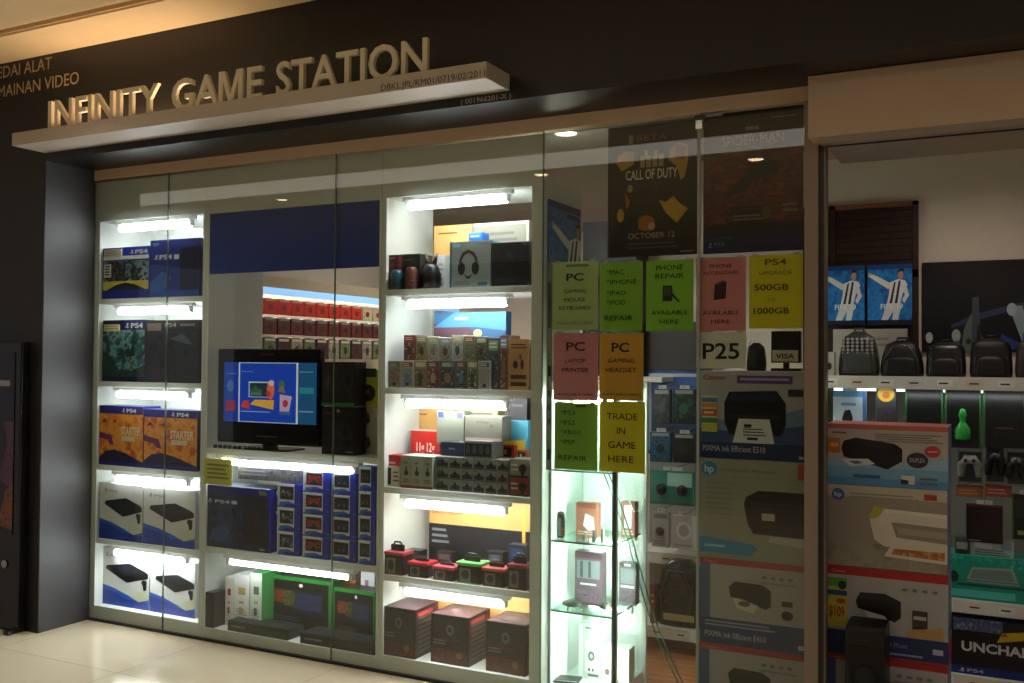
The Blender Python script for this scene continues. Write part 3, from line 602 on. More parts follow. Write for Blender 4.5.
upx = [403, 415, 427, 439, 451, 463, 475, 487, 499, 508]
for i in range(9):
    a_ = pal[(i*5+2) % 8]
    x0, x1 = at(upx[i]+.3, 345, .04).x, at(upx[i+1]-.5, 345, .04).x
    zt = at(upx[i], 335+(i*5 % 4), .04).z
    carton('figure_box', 'small game figure package, %s from the left of the upper tier' % hN[i], 'figure box', x0, x1, (zlow if i < 7 else z)+.001, zt, .045, .13, M(a_[1], .45), top=M('b8b8ae', .5), group='game figure packages in two tiers',
       art=[('r', .08, .05, .92, .7, ART(*a_, 'a09a88', scale=22, seed=70+i)), ('r', .1, .76, .9, .95, M(['9a3030', '9aa08a', '7a9a6a', '6a8a9a', 'c0b890'][i % 5], .5)), ('l', .15, .79, .8, .93, 2, M('d0ccbc', .5)), ('e', .5, .4, .2, .18, M(['4a2a22', '2a3a3a', '6a6a4a'][i % 3], .5))])
pc('figure_box', 'tan package with a dark grid picture at the right of the game figure packages', 'figure box', 508.5, 529, 339, .035, z, .13, M('b48a5c', .5), group=None,
   art=[('l', .15, .8, .9, .92, 2, M('5a3a24', .5)), ('r', .12, .08, .88, .16, M('4a3020', .5)), ('r', .12, .22, .88, .30, M('4a3020', .5)), ('e', .35, .5, .12, .08, M('3a2a22', .5)), ('e', .68, .5, .08, .1, M('3a2a22', .5)), ('e', .6, .65, .06, .05, M('6a4a34', .5))])
pc('picture_box', 'long blue and plum picture box behind the game figure packages', 'picture box', 434, 506, 312, .30, z, .06, M('2f5c86', .45), art=[('p', [(0, 0), (0, .85), (.5, .8), (.65, .65), (.7, 0)], M('5a3a48', .5)), ('p', [(0, .8), (.3, 1), (1, 1), (1, .75), (.6, .8)], M('4a8ab4', .5)), ('l', 0.300, 0.873, 0.480, 0.957, 1, M('b8d0e0', .5)), ('e', .62, .72, .06, .05, M('c8c080', .5))])
# middle bay: speaker boxes and cartons
z = ZS[2]
tx = [435.5, 449, 461, 473, 485, 497, 508]
yb = [481, 469, 457, 446.5]; yt = [477.0]
zz = [at(470, y, .03).z for y in (487, 476, 464, 452.5)]
hgt = (zz[3]-zz[0])/3
tn = ['lowest', 'middle', 'upper']
for k in range(3):
    for i in range(6):
        x0, x1 = at(tx[i]+.3, 470, .035).x, at(tx[i+1]-.3, 470, .035).x
        z0_ = z + k*hgt + .001
        carton('speaker_box', 'small grey speaker box, %s from the left in the %s tier' % (hN[i], tn[k]), 'speaker box', x0, x1, z0_, z0_+hgt-.002, .035, .12, M('7c8078', .45), group='small speaker boxes in three tiers', bev=.001,
           art=[('r', 0, 0, 1, .1, M('4a4c48', .5)), ('p', [(.1, .15), (.08, .45), (.3, .5), (.5, .85), (.7, .5), (.92, .48), (.92, .15)], M('191b1a', .4)), ('e', .3, .32, .12, .14, M('34363a', .4)), ('e', .72, .32, .12, .14, M('34363a', .4)), ('l', .08, .78, .4, .92, 1, M(['3a5a4a', '5a5c58'][i % 2], .5))] + ([('e', .3, .55, .2, .22, M('2f5048', .5))] if i == 0 else []))
x0, x1 = at(464, 447, .035).x, at(492, 447, .035).x
carton('speaker_box', 'wide speaker box lying on the three tiers of small speaker boxes', 'speaker box', x0, x1, z+3*hgt+.001, at(478, 441, .035).z, .035, .12, M('6a6c68', .45), art=[('r', .03, .1, .97, .85, M('161818', .4))]+[('e', u, .5, .08, .28, M('46484a', .4)) for u in (.15, .38, .62, .85)])
x0 = at(400.5, 470, .025).x; x1 = at(432.5, 470, .025).x
for i in range(3):
    a0 = x0+(x1-x0)*i/3; a1 = x0+(x1-x0)*(i+1)/3
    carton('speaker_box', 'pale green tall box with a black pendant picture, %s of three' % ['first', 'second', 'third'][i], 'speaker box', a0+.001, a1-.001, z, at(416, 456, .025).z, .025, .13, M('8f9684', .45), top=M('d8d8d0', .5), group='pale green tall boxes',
       art=[('r', 0, 0, 1, .08, M('7a2426', .5)), ('e', .55, .47, .2, .08, M('15201a', .4)), ('r', .48, .47, .62, .66, M('2a3a34', .4)), ('l', .2, .16, .8, .3, 2, M('8a4a44', .5)), ('r', .3, .75, .7, .8, M('5a6a58', .5))])
pc('accessory_box', 'small red box on the left end of the middle bay', 'accessory box', 386, 399, 455, .045, z+.06, .09, M('b03030', .45), art=[('l', .2, .3, .8, .7, 2, M('e0b0a8', .5)), ('r', 0, .0, 1, .12, M('7a1a1c', .5))])
pc('accessory_box', 'low white box carrying the small red box', 'accessory box', 384.5, 399.5, 466, .04, z, .12, M('c4c2b8', .45), art=[('r', .1, .1, .45, .9, M('15171a', .4)), ('l', .6, .2, .95, .8, 3, M('8a3a38', .5))])
cz = z
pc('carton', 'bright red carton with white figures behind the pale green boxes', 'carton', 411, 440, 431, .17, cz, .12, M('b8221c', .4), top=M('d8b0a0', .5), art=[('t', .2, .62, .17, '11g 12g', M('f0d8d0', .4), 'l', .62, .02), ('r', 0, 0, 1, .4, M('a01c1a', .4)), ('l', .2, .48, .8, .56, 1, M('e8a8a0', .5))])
pc('carton', 'slim grey white carton left of the bright red carton', 'carton', 397, 410, 430, .22, cz, .12, M('c4c6c0', .45), art=[('l', 0.200, 0.896, 0.700, 0.950, 1, M('6a6c68', .5)), ('r', .35, .05, .9, .35, M('b03a30', .5))])
pc('carton', 'tan cardboard carton at the back left of the middle bay', 'carton', 410, 441, 407, .33, cz, .08, M('c89a5c', .6), art=[('l', 0.100, 0.876, 0.550, 0.924, 1, M('8a5a2c', .5))])
pc('carton', 'pale yellow edged carton at the back centre of the middle bay', 'carton', 442, 498, 408, .34, cz, .07, M('d8c890', .6), art=[('r', .25, .86, .9, .95, M('8a8468', .6)), ('l', .1, .6, .8, .8, 3, M('a89c70', .5))])
cz2 = z+3*hgt+.003
pc('accessory_box', 'grey green box with two blue emblems perched on the small speaker boxes', 'accessory box', 437, 464, 411, .11, cz2+.05, .07, M('6e7266', .45), art=[('r', .05, .8, .25, .97, M('2a2f7a', .5)), ('r', .75, .8, .95, .97, M('4a4a7a', .5)), ('l', .2, .35, .85, .6, 3, M('747868', .5)), ('r', .85, .05, .98, .12, M('c8b890', .5))])
carton('accessory_box', 'dark blue flat box leaning under the grey green box', 'accessory box', at(441, 445, .07).x, at(465, 445, .07).x, cz2, cz2+.065, .065, .1, M('1c2536', .4), art=[('l', 0.350, 0.375, 0.600, 0.675, 1, M('5a708a', .5))], rz=-.05)
x0_, x1_ = at(465, 430, .08).x, at(502, 430, .08).x
carton('accessory_box', 'grey box with faint lettering topmost on the small speaker boxes', 'accessory box', x0_, x1_, at(478, 440.7, .08).z, at(483, 416, .08).z, .08, .1, M('6c6a5e', .45), top=M('8a887a', .5), art=[('l', 0.300, 0.667, 0.650, 0.823, 1, M('5a584c', .5)), ('r', 0, 0, 1, .12, M('a08a80', .5)), ('e', .72, .6, .05, .07, M('5a584c', .5))])
pc('carton', 'sky blue and yellow carton at the right of the middle bay', 'carton', 500, 528, 421, .24, cz, .10, M('5ab0cc', .45), art=[('r', 0, 0, .92, .72, M('e8c832', .45)), ('p', [(.85, 0), (.92, .72), (1, .72), (1, 0)], M('4aa0c4', .45)), ('l', .1, .45, .7, .65, 2, M('d0a820', .5))])
pc('carton', 'dark brown carton at the upper back right of the middle bay', 'carton', 508, 527, 398, .36, cz, .05, M('2a2226', .5), art=[('l', .2, .88, .8, .95, 1, M('5a5054', .5))])
for k, (pl, pr, pt, c_, lb) in enumerate(((499, 514.5, 445, 'a82a2a', 'small crimson box on the right of the speaker boxes'), (515.5, 528, 450, 'b4622c', 'small orange brown box at the far right of the middle bay'))):
    pc('accessory_box', lb, 'accessory box', pl, pr, pt, .20, cz+ .05 if k == 9 else cz, .03, M(c_, .45), art=[('r', .2, .75, .8, .95, M('3a1a18', .5)), ('r', .35, .8, .5, .9, M('d8a080', .5)), ('l', .1, .1, .9, .5, 3, M('d8b0a0', .5))])
for k in range(2):
    x0, x1 = at(509.5, 470, .035).x, at(528.5, 470, .035).x; hh = (at(518, 459, .035).z - z)/2
    carton('speaker_box', ['red and black webcam box at the right end of the lowest speaker tier', 'grey green webcam box on the red and black one'][k], 'webcam box', x0, x1, z+k*hh+.001*k, z+(k+1)*hh-.001, .035, .12, M(['7a2a2c', '70766a'][k], .45), art=[('e', .7, .5, .2, .25, M('121413', .4)), ('r', .62, .1, .78, .35, M('121413', .4)), ('l', .08, .3, .45, .8, 2, M('b0a8a0', .5)), ('r', 0, 0, 1, .1, M('2a2422', .5))])
# second lowest bay: monitor carton and earphone tubs
z = ZS[1]
def monitor_carton(lb, zb, pt, lines):
    p0, p1 = at(429, 540, .34).x, at(529.5, 540, .34).x
    carton('monitor_carton', lb, 'carton', max(p0, -2.775), p1+.02, zb, at(475, pt, .34).z, .34, .075, M('d6a662', .6), art=lines, group=None)
monitor_carton('large tan monitor carton with a black lower half behind the tubs', z, 494, [('r', 0, 0, 1, .56, M('17171b', .45)), ('t', .03, .80, .085, 'LED Monitor', M('5a3a1c', .5), 'l', .38, .01), ('t', .03, .70, .045, 'Office Monitor', M('8a5a2c', .5), 'l', .3), ('l', .03, .28, .2, .52, 3, M('7a7a80', .5)), ('r', .9, .0, .93, 1, M('e6ba52', .5))])
def tub(lb, pl, pr, pt, lidc, tall=False, Y=.03):
    x0, x1 = at(pl, 575, Y).x, at(pr, 575, Y).x; w_ = x1-x0; h = at((pl+pr)/2, pt, Y).z - z
    t = thing('earphone_tub', lb, 'earphone tub', ((x0+x1)/2, Y, z), 0, 'earphone tubs on the shelf'); d = .09
    hb = h*.62
    b = MB(); b.box(-w_/2, 0, 0, w_/2, d, hb, M('1f1a1c', .35), bev=.006)
    b.art([('r', .1, .08, .6, .86, M('6a6c62', .5)), ('e', .36, .5, .16, .26, M('33352f', .5)), ('r', .66, .1, .92, .5, M('3a2a2e', .5)), ('r', .0, .0, 1, .06, M(lidc, .5))], lambda u, v, o: (-w_/2+w_*u, -o, hb*v), (w_, hb)); b.build('case', t)
    b = MB(); b.box(-w_/2-.004, -.006, hb, w_/2+.004, d+.004, hb+.016, M(lidc, .35), bev=.004); b.build('lid', t)
    b = MB(); b.box(-w_*.34, d*.35, hb+.016, w_*.34, d*.5, h*.92, M('141416', .35), bev=.003)
    b.tube([(-w_*.25, d*.42, h*.86), (-w_*.15, d*.42, h), (w_*.15, d*.42, h), (w_*.25, d*.42, h*.86)], .005, M('202024', .3), 8); b.build('hanger', t)
tub('tall earphone tub with two red lids at the left end of the shelf', 384, 403, 543, 'a03a48', Y=.02)
tub('low earphone tub with a crimson lid, second from the left', 408, 427.5, 558, 'b02434')
tub('low earphone tub with a rose lid left of the green one', 433, 453.5, 563, 'b8485a')
tub('earphone tub with a bright green lid in the middle of the shelf', 457, 480, 555, '6fc06a')
tub('low earphone tub with a salmon lid right of the green one', 482.5, 504, 562, 'c05a58')
tub('dark earphone tub with a maroon lid at the right end', 507.5, 526, 555, '7a2a34')
for k, (pl, pr, lb) in enumerate(((404, 421, 'small dark pack behind the left tubs'), (436, 452, 'small dark pack behind the rose lidded tub'), (486, 503, 'small dark pack behind the salmon lidded tub'), (508, 525, 'blue black pack behind the rightmost tub'))):
    pc('accessory_pack', lb, 'accessory pack', pl, pr, [550, 552, 552, 545][k], .22, z, .06, M(['1b1b1e', '20181a', '1a1c20', '1c2638'][k], .4), group=None, art=[('r', .15, .6, .85, .9, M(['3a3a3c', '5a4448', '4a4c50', '2a3e60'][k], .5)), ('e', .5, .4, .25, .15, M('3c3c40', .4))])
# bottom bay: three dark speaker cartons
z = ZS[0]
monitor_carton('tan carton lying behind the three dark red speaker boxes', z, 588, [('l', .1, .8, .6, .95, 2, M('a87a40', .5)), ('r', .0, .0, 1, .3, M('b88a50', .5))])
for k, (pl, pr, pt, Y) in enumerate(((381.5, 415.5, 608, .02), (431, 469, 615.5, .035), (486, 525.5, 623, .04))):
    x0, x1 = at(pl, 640, Y).x, at(pr, 640, Y).x; zt = at((pl+pr)/2, pt, Y).z
    carton('speaker_carton', 'dark red printed box with a striped side, %s of three in the bottom bay' % ['left', 'middle', 'right'][k], 'speaker box', x0, x1, z, zt, Y, .21, M('120e10', .4), side=M('1c1214', .4), top=M('3a2428', .4), group='dark red speaker boxes in the bottom bay',
       art=[('r', .0, .0, 1, .3, ART('2a1012', '6a1c1c', '1a0e10', '48181a', scale=14, seed=90+k)), ('r', .05, .32, .95, .92, ART('141214', '1f1a1c', '2a2022', scale=8, seed=93+k)), ('e', .5, .7, .1, .11, M('5a5a58', .5)), ('e', .5, .7, .05, .06, M('1a1a1a', .5)), ('p', [(.1, .45), (.35, .55), (.55, .5), (.9, .58), (.6, .44), (.35, .48)], M('4a1c20', .5)), ('l', .06, .38, .4, .5, 2, M('6a625e', .5)), ('e', .75, .2, .08, .07, M('6a5a3c', .5))],
       sart=[('l', .12, .08, .8, .95, 9, M('5a4e4a', .5)), ('r', .84, 0, 1, 1, M('6a2024', .4)), ('r', .1, .84, .75, .93, M('a03a3a', .5))], tart=[('r', .05, .1, .95, .9, ART('3a1c20', '5a3a40', '241618', scale=9, seed=96+k)), ('r', .3, .3, .6, .6, M('6a5a5c', .5))])

# ==================================================================== FOOTBALL POSTER ON THE CABINET END
def footballer(u, v, sx, sy, kit, bits=None):
    """printed player with one arm flung out"""
    S = lambda pts: [(min(.99, max(.01, u+(a+.22*(b_-.5))*sx*1.15)), v+b_*sy) for a, b_ in pts]
    return [('p', S([(-.05, 0), (.02, .36), (.2, .42), (.36, .3), (.34, 0), (.22, 0), (.2, .22), (.08, .0)]), M('d8dade', .5)),
            ('p', S([(.02, .34), (.03, .55), (.0, .74), (.18, .80), (.34, .78), (.42, .7), (.34, .52), (.33, .34)]), M(kit, .5)),
            ('p', S([(.08, .36), (.1, .74), (.14, .76), (.14, .36)]), M('1a1a1e', .5)), ('p', S([(.2, .36), (.2, .77), (.25, .77), (.26, .36)]), M('1a1a1e', .5)),
            ('p', S([(.04, .72), (-.3, .86), (-.5, .92), (-.52, .87), (-.3, .76), (.0, .62)]), M('dcdcd8', .5)), ('e', max(.05, u-.46*sx), v+.9*sy, .04*sx, .03*sy, M('c89a7a', .5)),
            ('p', S([(.36, .75), (.5, .5), (.42, .36), (.36, .42), (.4, .52), (.32, .62)]), M('dcdcd8', .5)),
            ('e', u+.35*sx, v+.88*sy, .07*sx, .085*sy, M('b98a6c', .5)), ('p', S([(.14, .9), (.16, .99), (.26, 1.0), (.31, .92), (.27, .94), (.18, .94)]), M('201816', .5))]
yA, yB = at_x(548.5, 200, -1.912).y, at_x(580.5, 200, -1.912).y; zP = at_x(549, 199, -1.912).z
b = MB(); b.box(0, 0, 0, .008, yB-yA, .46, M('1e64b8', .4), bev=.001)
b.art([('r', 0, 0, 1, 1, ART('155aa8', '2a7ac8', '1c4a98', scale=6, seed=100)), ('r', 0, .93, 1, 1, M('1a2a70', .4)), ('r', .55, .86, .95, .91, M('1a2a60', .5))] + footballer(.55, .02, .95, .82, 'e8e8ea') + [('p', [(0, 0), (0, .06), (1, .1), (1, 0)], M('0c1a3a', .4))], lambda u, v, o: (.008+o, (yB-yA)*u, .46*v), (yB-yA, .46))
tag(b.build('football_poster', None, (-1.9175, yA, zP-.46)), 'blue football poster on the right end of the display cabinet', 'poster')

# ==================================================================== GLASS TOWER
TX0, TX1, TY0, TY1 = -1.912, -1.588, .085, .46
tw = thing('glass_display_case', 'white lit glass case below the pinned paper notes', 'display case', (-1.75, .085, 0))
WG = M('e8ecea', .35)
b = MB(); b.box(TX0+.004, TY0, 0, TX1, TY1, .055, WG); rel(b.build('base'), tw)
b = MB(); b.box(TX0+.004, TY0, 1.42, TX1, TY1, 1.46, WG); rel(b.build('top'), tw)
b = MB(); b.box(TX0+.004, TY1, 0, TX1+.02, TY1+.015, 1.46, WG); rel(b.build('back_panel'), tw)
b = MB(); b.box(TX0+.004, TY0, .055, TX0+.010, TY1, 1.42, WG); rel(b.build('side_panel'), tw)
b = MB(); b.box(TX1-.012, TY0-.006, 0, TX1+.004, TY0+.012, 1.46, M('3a3e3c', .35, .4), bev=.002); rel(b.build('corner_post'), tw)
b = MB(); b.box(TX1-.004, TY1-.006, 0, TX1+.02, TY1+.006, 1.46, WG, bev=.002); rel(b.build('corner_post'), tw)
SG = glass_mat('dcf0e8', 1.0); GE = M('2f6a56', .15)
for zg in (.40, .722, 1.05):
    b = MB(); b.box(TX0+.01, TY0+.004, zg-.007, TX1-.012, TY1, zg, SG); b.box(TX0+.01, TY0, zg-.007, TX1-.012, TY0+.003, zg, GE); b.box(TX1-.012, TY0+.004, zg-.007, TX1-.009, TY1, zg, GE); rel(b.build('glass_shelf'), tw)
b = MB(); b.box(TX0+.012, TY0-.003, .056, TX1-.014, TY0-.0005, 1.42, glass_mat('f4faf6', .8)); rel(b.build('glass_door'), tw)
b = MB(); b.box(TX1+.001, TY0+.034, .056, TX1+.003, TY1-.008, 1.42, glass_mat('f4faf6', .8)); rel(b.build('glass_side'), tw)
for k, zt in enumerate((1.41, .712, .392)):
    tube_light(TX0+.05, TX1-.05, TY1-.03 if k else TY0+.15, zt-.045 if k == 0 else zt-.042, 'white strip light in the %s part of the glass case' % ['upper', 'middle', 'lower'][k], 'strip lights in the glass case', 10 if k else 20, 'f2fff8', .008 if k else .014)
t = thing('strip_light', 'added upright strip light brightening the glass case from its front corner', 'light', (TX1-.006, TY0+.03, .06))  # added light in place of a white post, brightens the case walls
b = MB(); b.box(-.004, -.012, 0, .006, .012, 1.34, M('dfe5e2', .35), bev=.002); b.build('housing', t)
b = MB(); b.tube([(-.008, .006, .01), (-.008, .006, 1.33)], .006, EMIT('f8fffc', 170), 10); b.build('tube', t)
def tx(px, py, Y): return at(px, py, Y)
p = tx(561, 535, .16); t = thing('toy_figure', 'small black upright gadget on the upper glass shelf, left', 'gadget', (p.x, .16, .7225))
b = MB(); b.box(-.018, -.012, 0, .018, .012, .10, M('1c1c1e', .35), bev=.006); b.art([('r', .2, .1, .6, .9, M('6a6a6c', .4)), ('r', .55, .1, .9, .5, M('8a3a3a', .4))], lambda u, v, o: (-.018+.036*u, -.012-o, .1*v), (.036, .1)); b.build('body', t)
b = MB(); b.lathe([(.016, 0), (.017, .012), (.010, .022)], M('2a2a2c', .35), (0, 0, .10), 12); b.build('cap', t)
pc('watch_box', 'brown pink packet with a white gadget picture on the upper glass shelf', 'gadget box', 576, 597, 503, .22, .7225, .05, M('a2685a', .45), art=[('r', .05, .85, .95, 1, M('8a4a3c', .5)), ('p', [(.35, .35), (.45, .7), (.85, .6), (.9, .25), (.6, .2)], M('e8eaea', .45)), ('l', .1, .06, .9, .2, 2, M('d8c0b0', .5))])
pc('watch_box', 'brown packet with a white gadget picture at the right of the upper glass shelf', 'gadget box', 621, 635, 502, .33, .7225, .05, M('9a6456', .45), art=[('r', .25, .25, .75, .9, M('e6e8e8', .45)), ('l', .1, .05, .9, .2, 2, M('e0c8b8', .5))])
for k in range(3):
    p = tx(585+k*9, 540, .13); b = MB(); b.lathe([(.010, 0), (.012, .008), (.006, .03+.01*k), (.010, .035+.01*k), (.004, .045+.01*k)], M(['b8b4ac', '6a6c68', '8a8078'][k], .3, .3), seg=12)
    tag(b.build('small_gadget', None, (p.x, .13, .7225)), 'tiny metal gadget on the upper glass shelf, %s of three' % ['left', 'middle', 'right'][k], 'gadget', 'tiny gadgets on the glass shelf')
pc('accessory_box', 'plum grey hanging box with white lettering on the middle glass shelf', 'accessory box', 575, 602, 552, .24, .4005, .06, M('6e5a68', .45), art=[('r', 0, .88, 1, 1, M('5a3a4a', .5)), ('r', .08, .5, .92, .84, M('8a949a', .45)), ('r', .2, .52, .3, .82, M('4a5258', .5)), ('r', .5, .52, .6, .82, M('4a5258', .5)), ('l', 0.200, 0.353, 0.800, 0.437, 1, WHT), ('r', .1, .05, .9, .28, ART('5a4456', '8a7084', '44303e', scale=30, seed=110)), ('r', 0, 0, 1, .04, M('4a3444', .5))])
pc('accessory_box', 'narrow plum grey box at the right of the middle glass shelf', 'accessory box', 619, 636, 563, .34, .4005, .05, M('70606c', .45), art=[('r', .05, .9, .95, 1, M('3a2a34', .5)), ('r', .3, .92, .7, .98, WHT), ('r', .1, .5, .9, .86, M('8a9296', .45)), ('r', .1, .4, .9, .46, WHT), ('r', .1, .04, .9, .34, ART('4a3a46', '7a6a76', '3a2c36', scale=30, seed=111))])
for px, r_, lb, Y in ((574, .055, 'dark round flat gadget at the left of the middle glass shelf', .14), (606, .035, 'smaller dark round gadget beside the corner post', .16)):
    p = tx(px, 603, Y); t = thing('round_gadget', lb, 'gadget', (p.x if px > 600 else p.x, Y+.0, .4005))
    b = MB(); b.lathe([(r_*.7, .018), (r_, .024), (r_*.98, .034), (r_*.5, .040)], M('3a3c38', .3), seg=24); b.build('disc', t)
    b = MB(); 
    for q in range(3): b.tube([(r_*.6*math.cos(q*2.1), r_*.6*math.sin(q*2.1), .024), (r_*.7*math.cos(q*2.1), r_*.7*math.sin(q*2.1), 0)], .004, CHROME, 8)
    b.build('feet', t)
pc('gadget_box', 'tall white blister with a printed camera in the bottom of the glass case', 'gadget box', 579, 600, 624, .24, .056, .05, M('c4d0ca', .45), art=[('l', 0.300, 0.895, 0.600, 0.955, 1, M('5a6a66', .5)), ('r', .3, .12, .9, .7, M('dfe6e2', .45)), ('e', .6, .42, .16, .09, M('5a6664', .4)), ('e', .6, .42, .08, .045, M('aab4b0', .4)), ('r', .45, .05, .95, .1, M('4a5654', .5)), ('e', .5, .17, .05, .03, M('3a4644', .5)), ('e', .68, .17, .05, .03, M('3a4644', .5)), ('r', 0, .0, .2, 1, M('e4ebe8', .45))])
pc('gadget_box', 'plain white square box beside the tall blister, bottom of the glass case', 'gadget box', 602, 629, 648, .28, .056, .08, M('e6e8e4', .45), art=[('l', .6, .06, .9, .16, 1, M('b0b4b0', .5)), ('e', .2, .22, .09, .1, M('7a6a60', .5))])
p = tx(567, 668, .16); t = thing('tablet', 'black and grey flat tablet lying at the bottom left of the glass case', 'tablet', (p.x, .17, .056), .2)
b = MB(); b.box(-.06, -.05, 0, .06, .05, .010, M('2c2e2e', .25), bev=.004); b.build('body', t)
b = MB(); b.box(-.052, -.03, .010, .052, .035, .0108, M('0e0f10', .1)); b.box(-.05, -.046, .010, .05, -.034, .0106, M('a8acaa', .4)); b.build('screen', t)
# cables
b = MB(); pts = []
for k in range(13):
    a = k/12; pts.append((-1.655+.30*a, .06+.30*a+.03*math.sin(a*7), 1.10-1.095*a**1.0-.03*math.sin(a*PI)))
b.tube(pts, .0035, M('2c6a52', .4), 8); tag(b.build('green_cable'), 'long green cable hanging from the notes to the shop floor, left strand', 'cable')
b = MB(); b.tube([(x+.022, y+.004, z_) for x, y, z_ in pts], .0035, M('2f7458', .4), 8); tag(b.build('green_cable'), 'long green cable hanging from the notes to the shop floor, right strand', 'cable')
b = MB(); b.tube([tuple(at(px, py, .30)) for px, py in ((620, 478), (626, 486), (629, 500), (634, 512), (641, 510), (645, 498))], .003, M('d0d2d0', .4), 8); tag(b.build('white_cable'), 'thin white cable looping in the top of the glass case', 'cable')

# ==================================================================== NOTES AND POSTERS ON THE GLASS
bk = INK
SG1 = 'coloured notices on the glass'
paper('notice', 'pale green PC GAMING MOUSE KEYBOARD notice on the glass', 'notice', 552.5, 598, 261.5, 330, M('b9cf8e', .6), [('t', .5, .72, .11, 'PC', bk, 'c', .38, .02), ('t', .5, .54, .058, 'GAMING', bk, 'c', .5), ('t', .5, .415, .058, 'MOUSE', bk, 'c', .46), ('t', .5, .295, .058, 'KEYBOARD', bk, 'c', .7), ('t', .5, .08, .045, 'AVAILABLE HERE', M('8a7a50', .5), 'c', .78), ('r', .3, .92, .8, .96, M('7a8458', .6))], SG1)
paper('notice', 'bright green MAC IPHONE IPAD IPOD REPAIR notice', 'notice', 600, 642.5, 262, 331, M('8ec63a', .6), [('t', .16, .82, .075, '*MAC', bk, 'l', .42), ('t', .16, .68, .07, '*IPHONE', bk, 'l', .7), ('t', .16, .52, .07, '*IPAD', bk, 'l', .45), ('t', .16, .38, .07, '*IPOD', bk, 'l', .45), ('t', .12, .15, .08, 'REPAIR', bk, 'l', .66)], SG1)
PH = [('r', .36, .42, .56, .64, M('23301c', .5)), ('r', .38, .5, .54, .62, M('4a5a3a', .5)), ('p', [(.52, .56), (.72, .42), (.7, .4), (.54, .5)], M('23301c', .5))]
paper('notice', 'bright green PHONE REPAIR notice with a phone picture', 'notice', 646, 693.5, 260, 331, M('8fd13c', .6), [('t', .5, .86, .075, 'PHONE', bk, 'c', .56), ('t', .5, .74, .075, 'REPAIR', bk, 'c', .6), ('t', .5, .23, .065, 'AVAILABLE', bk, 'c', .76), ('t', .5, .1, .065, 'HERE', bk, 'c', .4)] + PH, SG1)
paper('notice', 'pink PHONE ACCESSORIES notice with a phone picture', 'notice', 696, 746, 257.5, 331, M('e08d92', .6), [('t', .5, .86, .055, 'PHONE', M('4a2226', .6), 'c', .44), ('t', .5, .77, .045, 'ACCESSORIES', M('5a2a2e', .6), 'c', .72), ('p', [(.36, .42), (.38, .63), (.62, .66), (.6, .44)], M('3a2026', .5)), ('p', [(.36, .63), (.56, .69), (.62, .66), (.38, .63)], M('6a4a4e', .5)), ('t', .5, .22, .06, 'AVAILABLE', M('4a2226', .6), 'c', .72), ('t', .5, .1, .06, 'HERE', M('4a2226', .6), 'c', .38)], SG1)
paper('notice', 'yellow PS4 upgrade notice reading 500GB to 1000GB', 'notice', 749, 803, 254.5, 328.5, M('e0d41c', .6), [('t', .5, .86, .085, 'PS4', M('5a5210', .6), 'c', .4, .01), ('t', .5, .73, .05, 'UPGRADE', M('6a6014', .6), 'c', .6), ('t', .42, .52, .085, '500GB', M('3a340c', .6), 'c', .64, .01), ('t', .42, .37, .045, 'TO', M('8a8020', .6), 'c', .16), ('t', .42, .2, .085, '1000GB', M('3a340c', .6), 'c', .66, .01)], SG1)
paper('notice', 'pink PC PRINTER notice below the pale green one', 'notice', 553.5, 598, 333, 400.5, M('d68c98', .6), [('t', .5, .74, .13, 'PC', M('40222c', .6), 'c', .42, .02), ('t', .5, .56, .06, 'LAPTOP', M('4a2630', .6), 'c', .46), ('t', .5, .42, .065, 'PRINTER', M('40222c', .6), 'c', .6), ('t', .5, .07, .04, 'AVAILABLE HERE', M('6a3640', .6), 'c', .8)], SG1)
paper('notice', 'orange PC GAMING HEADSET notice on the glass', 'notice', 599.5, 643.5, 333, 400.5, M('dda63c', .6), [('t', .48, .72, .14, 'PC', bk, 'c', .4, .02), ('t', .5, .56, .065, 'GAMING', bk, 'c', .6), ('t', .5, .42, .07, 'HEADSET', bk, 'c', .7), ('t', .5, .07, .04, 'AVAILABLE HERE', M('6a4a1c', .6), 'c', .84)], SG1)
paper('notice', 'green PS3 PS2 XBOX PSP REPAIR notice above the glass case', 'notice', 554.5, 597.5, 403, 470, M('86b43c', .6), [('t', .14, .82, .07, '*PS3', bk, 'l', .34), ('t', .14, .67, .07, '*PS2', bk, 'l', .34), ('t', .14, .53, .07, '*XBOX', bk, 'l', .5), ('t', .14, .38, .07, '*PSP', bk, 'l', .34), ('t', .1, .14, .08, 'REPAIR', bk, 'l', .66), ('r', .5, .94, .74, .97, M('3a5020', .6))], SG1)
paper('notice', 'yellow TRADE IN GAME HERE notice on the glass', 'notice', 599.5, 645, 401.5, 472.5, M('dcd01e', .6), [('t', .5, .74, .1, 'TRADE', bk, 'c', .68), ('t', .48, .54, .1, 'IN', bk, 'c', .18), ('t', .5, .34, .1, 'GAME', bk, 'c', .6), ('t', .48, .14, .1, 'HERE', bk, 'c', .56)], SG1)
paper('notice', 'white P25 unit number notice above the printer boxes', 'notice', 696.5, 746, 331.8, 368.5, M('e2e2dc', .6), [('t', .5, .27, .44, 'P25', bk, 'c', .74, .015)], None)
# clear sleeve strip with small prints at the left of the notices
paper('clear_strip', 'grey clear strip with dark marks left of the pale green notice', 'notice', 546.5, 552, 262, 470, M('8e9490', .4), [('r', .2, .68, .8, .9, M('4a5a66', .5)), ('r', .3, .45, .8, .5, M('26322e', .5)), ('r', .3, .05, .8, .1, M('2c3430', .5)), ('l', .2, .2, .9, .4, 3, M('5c6662', .5))], None, .014)

